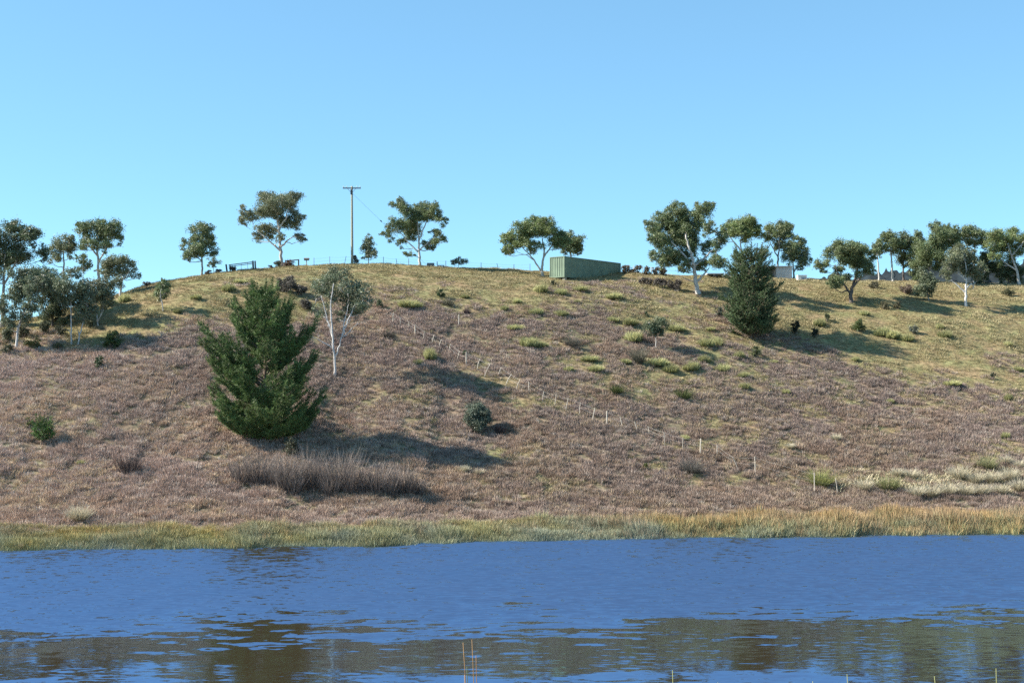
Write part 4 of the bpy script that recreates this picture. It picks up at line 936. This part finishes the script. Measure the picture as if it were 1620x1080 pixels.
# ------------------------------------------------------------------ shipping container
def container():
    n = hit(893, 443.5); k = n.y / F
    zb = CAMZ + (HOR - 438.0) * k; Hh = 33.5 * k; Ln = 13.1; Wd = 2.44
    root = tag(obj("shipping_container", None, loc=(n.x, n.y, zb), rot=(0, 0, math.atan2(.777, .63))), "long sage green shipping container raised on blocks at the hilltop", "container")
    # local x runs along the long side away from the near corner, y to the left end
    c = (.165, .222, .155)
    def corr(length, pitch, dep, z0, z1, axis, off, sgn, name):
        g = Geo(); prof = []; p = 0.0; m = int(round(length / pitch)); pt = length / m
        for i in range(m):
            s0 = i * pt
            prof += [(s0, 0), (s0 + pt * .28, 0), (s0 + pt * .42, dep), (s0 + pt * .82, dep)]
        prof.append((length, 0))
        V = []; 
        for (s_, d_) in prof:
            for zz in (z0, z1):
                V.append((s_ + .1, off + sgn * d_, zz) if axis == 'x' else (off + sgn * d_, s_ + .1, zz))
        q = [(2*i, 2*i+2, 2*i+3, 2*i+1) for i in range(len(prof) - 1)]
        g.add(V, q=q, c=c); return obj(name, g.mesh(name, M_paint), root)
    corr(Ln - .2, .40, .045, .16, Hh - .12, 'x', .03, 1, "side_panel")
    corr(Ln - .2, .40, .045, .16, Hh - .12, 'x', Wd - .03, -1, "side_panel")
    corr(Wd - .2, .37, .05, .16, Hh - .12, 'y', .03, 1, "end_panel")
    corr(Wd - .2, .37, .05, .16, Hh - .12, 'y', Ln - .03, -1, "end_panel")
    g = Geo(); g.box((.02, .02, Hh - .06), (Ln - .02, Wd - .02, Hh - .03), c); obj("roof", g.mesh("roof", M_paint), root)
    for (x0, y0) in ((0, 0), (Ln - .14, 0), (0, Wd - .14), (Ln - .14, Wd - .14)):
        g = Geo(); g.box((x0, y0, 0), (x0 + .14, y0 + .14, Hh), np.asarray(c) * 1.06); obj("corner_post", g.mesh("corner_post", M_paint), root)
    for (lo, hi) in (((.14, .003, .0), (Ln - .14, .11, .16)), ((.14, Wd - .11, .0), (Ln - .14, Wd - .003, .16)), ((.14, .003, Hh - .12), (Ln - .14, .09, Hh - .003)), ((.14, Wd - .09, Hh - .12), (Ln - .14, Wd - .003, Hh - .003)),
                     ((.003, .14, 0), (.11, Wd - .14, .16)), ((.003, .14, Hh - .12), (.09, Wd - .14, Hh - .003)), ((Ln - .11, .14, 0), (Ln - .003, Wd - .14, .16)), ((Ln - .09, .14, Hh - .12), (Ln - .003, Wd - .14, Hh - .003))):
        g = Geo(); g.box(lo, hi, np.asarray(c) * .95); obj("rail", g.mesh("rail", M_paint), root)
    g = Geo(); g.box((.12, .12, .04), (Ln - .12, Wd - .12, .12), (.08, .07, .06)); obj("floor_frame", g.mesh("floor_frame", M_wood), root)
    R = Matrix.Rotation(math.atan2(.777, .63), 3, 'Z')
    for (x0, y0) in ((.2, .05), (Ln - .6, .05), (.2, Wd - .45), (Ln - .6, Wd - .45), (Ln * .5, .05)):
        wp = R @ Vector((x0 + .2, y0 + .2, 0)); gz = float(ground(n.x + wp.x, n.y + wp.y)) - zb - .3
        g = Geo(); g.box((x0, y0, min(gz, -.3)), (x0 + .4, y0 + .4, -.002), (.30, .28, .22)); obj("support_block", g.mesh("support_block", M_wood), root)
container()

# ------------------------------------------------------------------ hilltop farm things
def bar(g, a, b, r, c): g.tube([a, ((np.array(a) + np.array(b)) / 2), b], r, 7, c)
def gate():
    P = at_depth(380, 168.5); k = 168.5 / F
    def w(u, v, dy=0): return ((u - 380) * k, dy, CAMZ + (HOR - v) * k - P.z)
    root = tag(obj("metal_gate", None, loc=P), "farm gate with long top rail between two posts on the left crest", "gate")
    for (a, b, r_) in ((w(359, 436), w(356.5, 418), .11), (w(400, 432), w(399, 412.5), .12), (w(403.5, 432), w(402.5, 412.5), .1), (w(363.5, 434), w(362.5, 418.5), .07)):
        g = Geo(); bar(g, a, b, r_, (.11, .10, .09)); obj("post", g.mesh("post", M_wood), root)
    for (v0, v1, r_) in ((419, 414, .06), (421.5, 416.5, .045)):
        g = Geo(); bar(g, w(361, v0, -.12), w(400, v1, -.12), r_, (.24, .24, .24)); obj("rail", g.mesh("rail", M_metal), root)
    for u in (371, 381, 391):
        g = Geo(); bar(g, w(u, 419.5 - (u - 361) * .13, -.12), w(u, 428 - (u - 361) * .09, -.12), .022, (.2, .2, .2)); obj("bar", g.mesh("bar", M_metal), root)
    P2 = at_depth(462, 177.0); k = 177.0 / F
    def w2(u, v, dy=0): return ((u - 462) * k, dy, CAMZ + (HOR - v) * k - P2.z)
    root = tag(obj("rail_frame", None, loc=P2), "dark goalpost-like rail frame beside the tall gum's trunk", "gate")
    for (a, b, r_, nm) in ((w2(471.5, 426), w2(471.5, 410), .09, "post"), (w2(451, 426), w2(451, 411.5), .08, "post"), (w2(450, 412.5, -.1), w2(472.5, 410.5, -.1), .07, "rail")):
        g = Geo(); bar(g, a, b, r_, (.10, .10, .09)); obj(nm, g.mesh(nm, M_wood), root)
    P3 = at_depth(484, 177.5); k = 177.5 / F; h = (425 - 413.5) * k
    root = tag(obj("letter_box", None, loc=P3), "small box on a post on the crest right of the rail frame", "box")
    g = Geo(); bar(g, (0, 0, -.4), (0, 0, h), .06, (.3, .27, .22)); obj("post", g.mesh("post", M_wood), root)
    g = Geo(); g.box((-.30, -.25, h), (.34, .25, h + .2), (.22, .20, .17)); g.add([(-.36, -.3, h + .2), (.40, -.3, h + .2), (.40, .3, h + .2), (-.36, .3, h + .2), (-.30, 0, h + .34), (.34, 0, h + .34)], q=[(0, 1, 5, 4), (2, 3, 4, 5)], t=[(0, 4, 3), (1, 2, 5)], c=(.15, .14, .13)); obj("case", g.mesh("case", M_wood), root)
gate()

def trough(u, label, kind):
    P = at_depth(u, 181.0)
    root = tag(obj("water_trough" if kind == 0 else "bench_seat", None, loc=P), label, "trough" if kind == 0 else "bench")
    c = (.10, .13, .15)
    if kind == 0:
        g = Geo(); g.box((-.5, -.3, .18), (.5, .3, .24), c)
        for lo, hi in (((-.5, -.3, .24), (.5, -.25, .55)), ((-.5, .25, .24), (.5, .3, .55)), ((-.5, -.25, .24), (-.45, .25, .55)), ((.45, -.25, .24), (.5, .25, .55))): g.box(lo, hi, c)
        obj("basin", g.mesh("basin", M_metal), root)
    else:
        g = Geo(); g.box((-.45, -.25, .28), (.5, .25, .36), c); obj("seat", g.mesh("seat", M_wood), root)
        g = Geo(); g.box((-.53, -.25, .30), (-.452, .25, .85), c); obj("backrest", g.mesh("backrest", M_wood), root)
    for sx in (-.42, .38):
        g = Geo(); g.box((sx, -.22, -.2), (sx + .07, .22, .179 if kind == 0 else .279), (.08, .08, .08)); obj("leg", g.mesh("leg", M_wood), root)
trough(681, "dark low trough on the skyline right of the spreading gum", 0)
trough(697, "dark bench-like seat on the skyline next to the trough", 1)

def shed():
    d = 188.5; k = d / F; P = at_depth(1230, d)
    zb = CAMZ + (HOR - 443) * k - P.z; zt = CAMZ + (HOR - 422) * k - P.z
    root = tag(obj("farm_shed", None, loc=P), "grey ribbed iron shed with flat dark roof behind the second pine", "shed")
    x0, x1, xl = (1229 - 1230) * k, (1254 - 1230) * k, (1205 - 1230) * k
    g = Geo(); m = 14; V = []; 
    zs = np.linspace(zb - .8, zt, m * 2 + 1)
    for i, zz in enumerate(zs):
        for xx in (x0, x1): V.append((xx, -.02 if i % 2 else .012, zz))
    g.add(V, q=[(2*i, 2*i+1, 2*i+3, 2*i+2) for i in range(len(zs) - 1)], c=(.42, .43, .42)); obj("wall", g.mesh("front_wall", M_metal), root)
    g = Geo(); g.box((x1 - .05, .03, zb - .8), (x1 - .003, 3.4, zt), (.40, .41, .40)); obj("wall", g.mesh("side_wall", M_metal), root)
    g = Geo(); g.box((xl, 3.4, zb - .8), (x1, 3.45, zt), (.30, .31, .30)); obj("wall", g.mesh("rear_wall", M_metal), root)
    g = Geo(); g.box((x0, .03, zb - .8), (x0 + .05, 3.4, zt), (.3, .3, .3)); obj("wall", g.mesh("inner_wall", M_metal), root)
    for xx in (xl, (xl + x0) / 2):
        g = Geo(); g.box((xx, 0, zb - .8), (xx + .09, .09, zt), (.2, .18, .16)); obj("post", g.mesh("post", M_wood), root)
    g = Geo(); g.box((xl - .15, -.2, zt + .003), (x1 + .15, 3.6, zt + .1), (.16, .16, .16)); rf = obj("roof", g.mesh("roof", M_metal), root)
    g = Geo(); g.box((xl - .15, -.235, zt + .02), (x1 + .15, -.203, zt + .14), (.6, .6, .58)); obj("gutter", g.mesh("gutter", M_paint), rf)
    # white cube and things by the shed
    d = 187.5; k = d / F; P = at_depth(1269, d)
    s = 14 * k; z0 = CAMZ + (HOR - 449) * k - P.z; h = 13 * k
    root = tag(obj("white_tank", None, loc=P), "white cube-shaped tank with grey front panel right of the shed", "tank")
    g = Geo(); g.box((-s / 2, -s / 2, z0), (s / 2, s / 2, z0 + h), (.75, .75, .73)); obj("body", g.mesh("body", M_paint), root)
    g = Geo(); g.box((-s * .12, -s / 2 - .03, z0 + h * .22), (s * .42, -s / 2 - .002, z0 + h * .8), (.30, .34, .38)); obj("panel", g.mesh("panel", M_metal), root)
    g = Geo(); g.box((-s / 2 - .04, -s / 2 - .05, z0 + h + .002), (s / 2 + .04, s / 2 + .04, z0 + h + .07), (.8, .8, .78)); obj("lid", g.mesh("lid", M_paint), root)
    for sx in (-s * .42, s * .32):
        g = Geo(); g.box((sx, -s * .4, min(z0 - .3, -.3)), (sx + .12, s * .4, z0 - .002), (.25, .22, .18)); obj("skid", g.mesh("skid", M_wood), root)
    d = 184.0; k = d / F; P = at_depth(1153, d)
    root = tag(obj("metal_cabinet", None, loc=P), "blue-grey metal cabinet just left of the second pine's top half", "cabinet")
    z0 = CAMZ + (HOR - 444) * k - P.z; h = 12 * k
    g = Geo(); g.box((-.5, -.4, min(z0, -.1)), (.5, .4, z0 + h), (.28, .34, .42)); obj("body", g.mesh("body", M_metal), root)
    for sx in (-.48, .02):
        g = Geo(); g.box((sx, -.43, z0 + .12), (sx + .46, -.403, z0 + h - .06), (.24, .30, .38)); dr = obj("door", g.mesh("door", M_metal), root)
        g = Geo(); g.box((sx + (.36 if sx < 0 else .06), -.45, z0 + h * .5), (sx + (.40 if sx < 0 else .10), -.432, z0 + h * .62), (.6, .6, .6)); obj("handle", g.mesh("handle", M_metal), dr)
    P = at_depth(1132, 183.0); k = 183 / F
    root = tag(obj("flat_trailer", None, loc=P), "low flat trailer with pale deck between dense gum and second pine", "trailer")
    z0 = max(CAMZ + (HOR - 441) * k - P.z, .35)
    g = Geo(); g.box((-1.2, -.8, z0), (1.1, .8, z0 + .14), (.6, .58, .54)); obj("deck", g.mesh("deck", M_wood), root)
    g = Geo(); g.box((-1.1, -.7, z0 - .12), (1.0, .7, z0 - .003), (.06, .06, .06)); obj("chassis", g.mesh("chassis", M_metal), root)
    for yy in (-.78, .64):
        g = Geo(); g.tube([(-.1, yy, z0 - .18), (-.1, yy + .07, z0 - .18), (-.1, yy + .14, z0 - .18)], [.3, .31, .3], 14, (.03, .03, .03)); obj("wheel", g.mesh("wheel", M_metal, True), root)
    g = Geo(); bar(g, (1.0, 0, z0 - .06), (2.0, 0, z0 - .1), .05, (.1, .1, .1)); obj("drawbar", g.mesh("drawbar", M_metal), root)
shed()

# ------------------------------------------------------------------ reed stalks standing in the near water
def stalk(g, foot, tip, r0, col, bend=.1):
    foot = np.asarray(foot, float); tip = np.asarray(tip, float)
    t = np.linspace(0, 1, 8)[:, None]; p = foot + (tip - foot) * t; p[:, 0] += np.sin(t[:, 0] * math.pi * .5) * bend - t[:, 0] * bend
    g.tube(p, np.linspace(r0, r0 * .45, 8), 6, col)
def reed_group():
    d = 28.0; k = d / F
    gz = float(ground((747 - CX) * k, d))
    P = Vector(((747 - CX) * k, d, gz))
    root = tag(obj("reed_clump", None, loc=P), "clump of dry orange-brown reed stalks at the bottom centre of the water", "reed")
    for i, (ut, vt, uf, c) in enumerate([(734, 1013, 745, (.40, .25, .12)), (747, 1008, 752, (.42, .27, .13)), (753, 1033, 761, (.40, .24, .12)), (739, 1050, 740, (.16, .20, .07)), (736, 1063, 728, (.42, .30, .2))]):
        dy = [-.3, 0, .3, .1, -.15][i]
        g = Geo(); zt = CAMZ + (HOR - vt) / F * (d + dy) - gz
        stalk(g, ((uf - 747) * k * 1.1, dy, -.1), ((ut - 747) * k, dy, zt), .016, c, bend=.12 * (1 if i != 2 else -.6))
        obj("stalk", g.mesh("stalk", M_blade, True), root)
    for i, (ut, vt, lean, t) in enumerate([(1062, 1056, 0, "leftmost, alone right of the orange clump"), (1133, 1075, .02, "second from the orange clump, barely showing"), (1282, 1073, 0, "third from the orange clump"), (1336, 1062, .03, "fourth from the orange clump"), (1412, 1076, 0, "fifth from the orange clump, barely showing"), (1473, 1065, .10, "leaning, second from the right edge"), (1570, 1053, -.02, "tallest, nearest the right edge")]):
        d2 = 25.0 + i * .5; k2 = d2 / F; x = (ut - CX) * k2; gz = float(ground(x, d2)); g = Geo()
        stalk(g, (lean * 2, 0, -.1), (0, 0, CAMZ + (HOR - vt) * k2 - gz), .014, (.36, .38, .16))
        tag(obj("reed_stalk", g.mesh("reed_stalk", M_blade, True), loc=(x, d2, gz)), "single green-tan reed stalk at the bottom edge, " + t, "reed", "single reed stalks at the bottom edge")
    P = at_depth(34, 99.4); P.z = -.1; g = Geo(); blade_set(g, 60, .5, .95, .03, (.2, .16, .09), (.42, .36, .22), np.random.default_rng(77), spread=.5)
    tag(obj("sedge_clump", g.mesh("sedge_clump", M_blade), loc=P), "small straw sedge clump standing in water off the left shore", "reed")
reed_group()
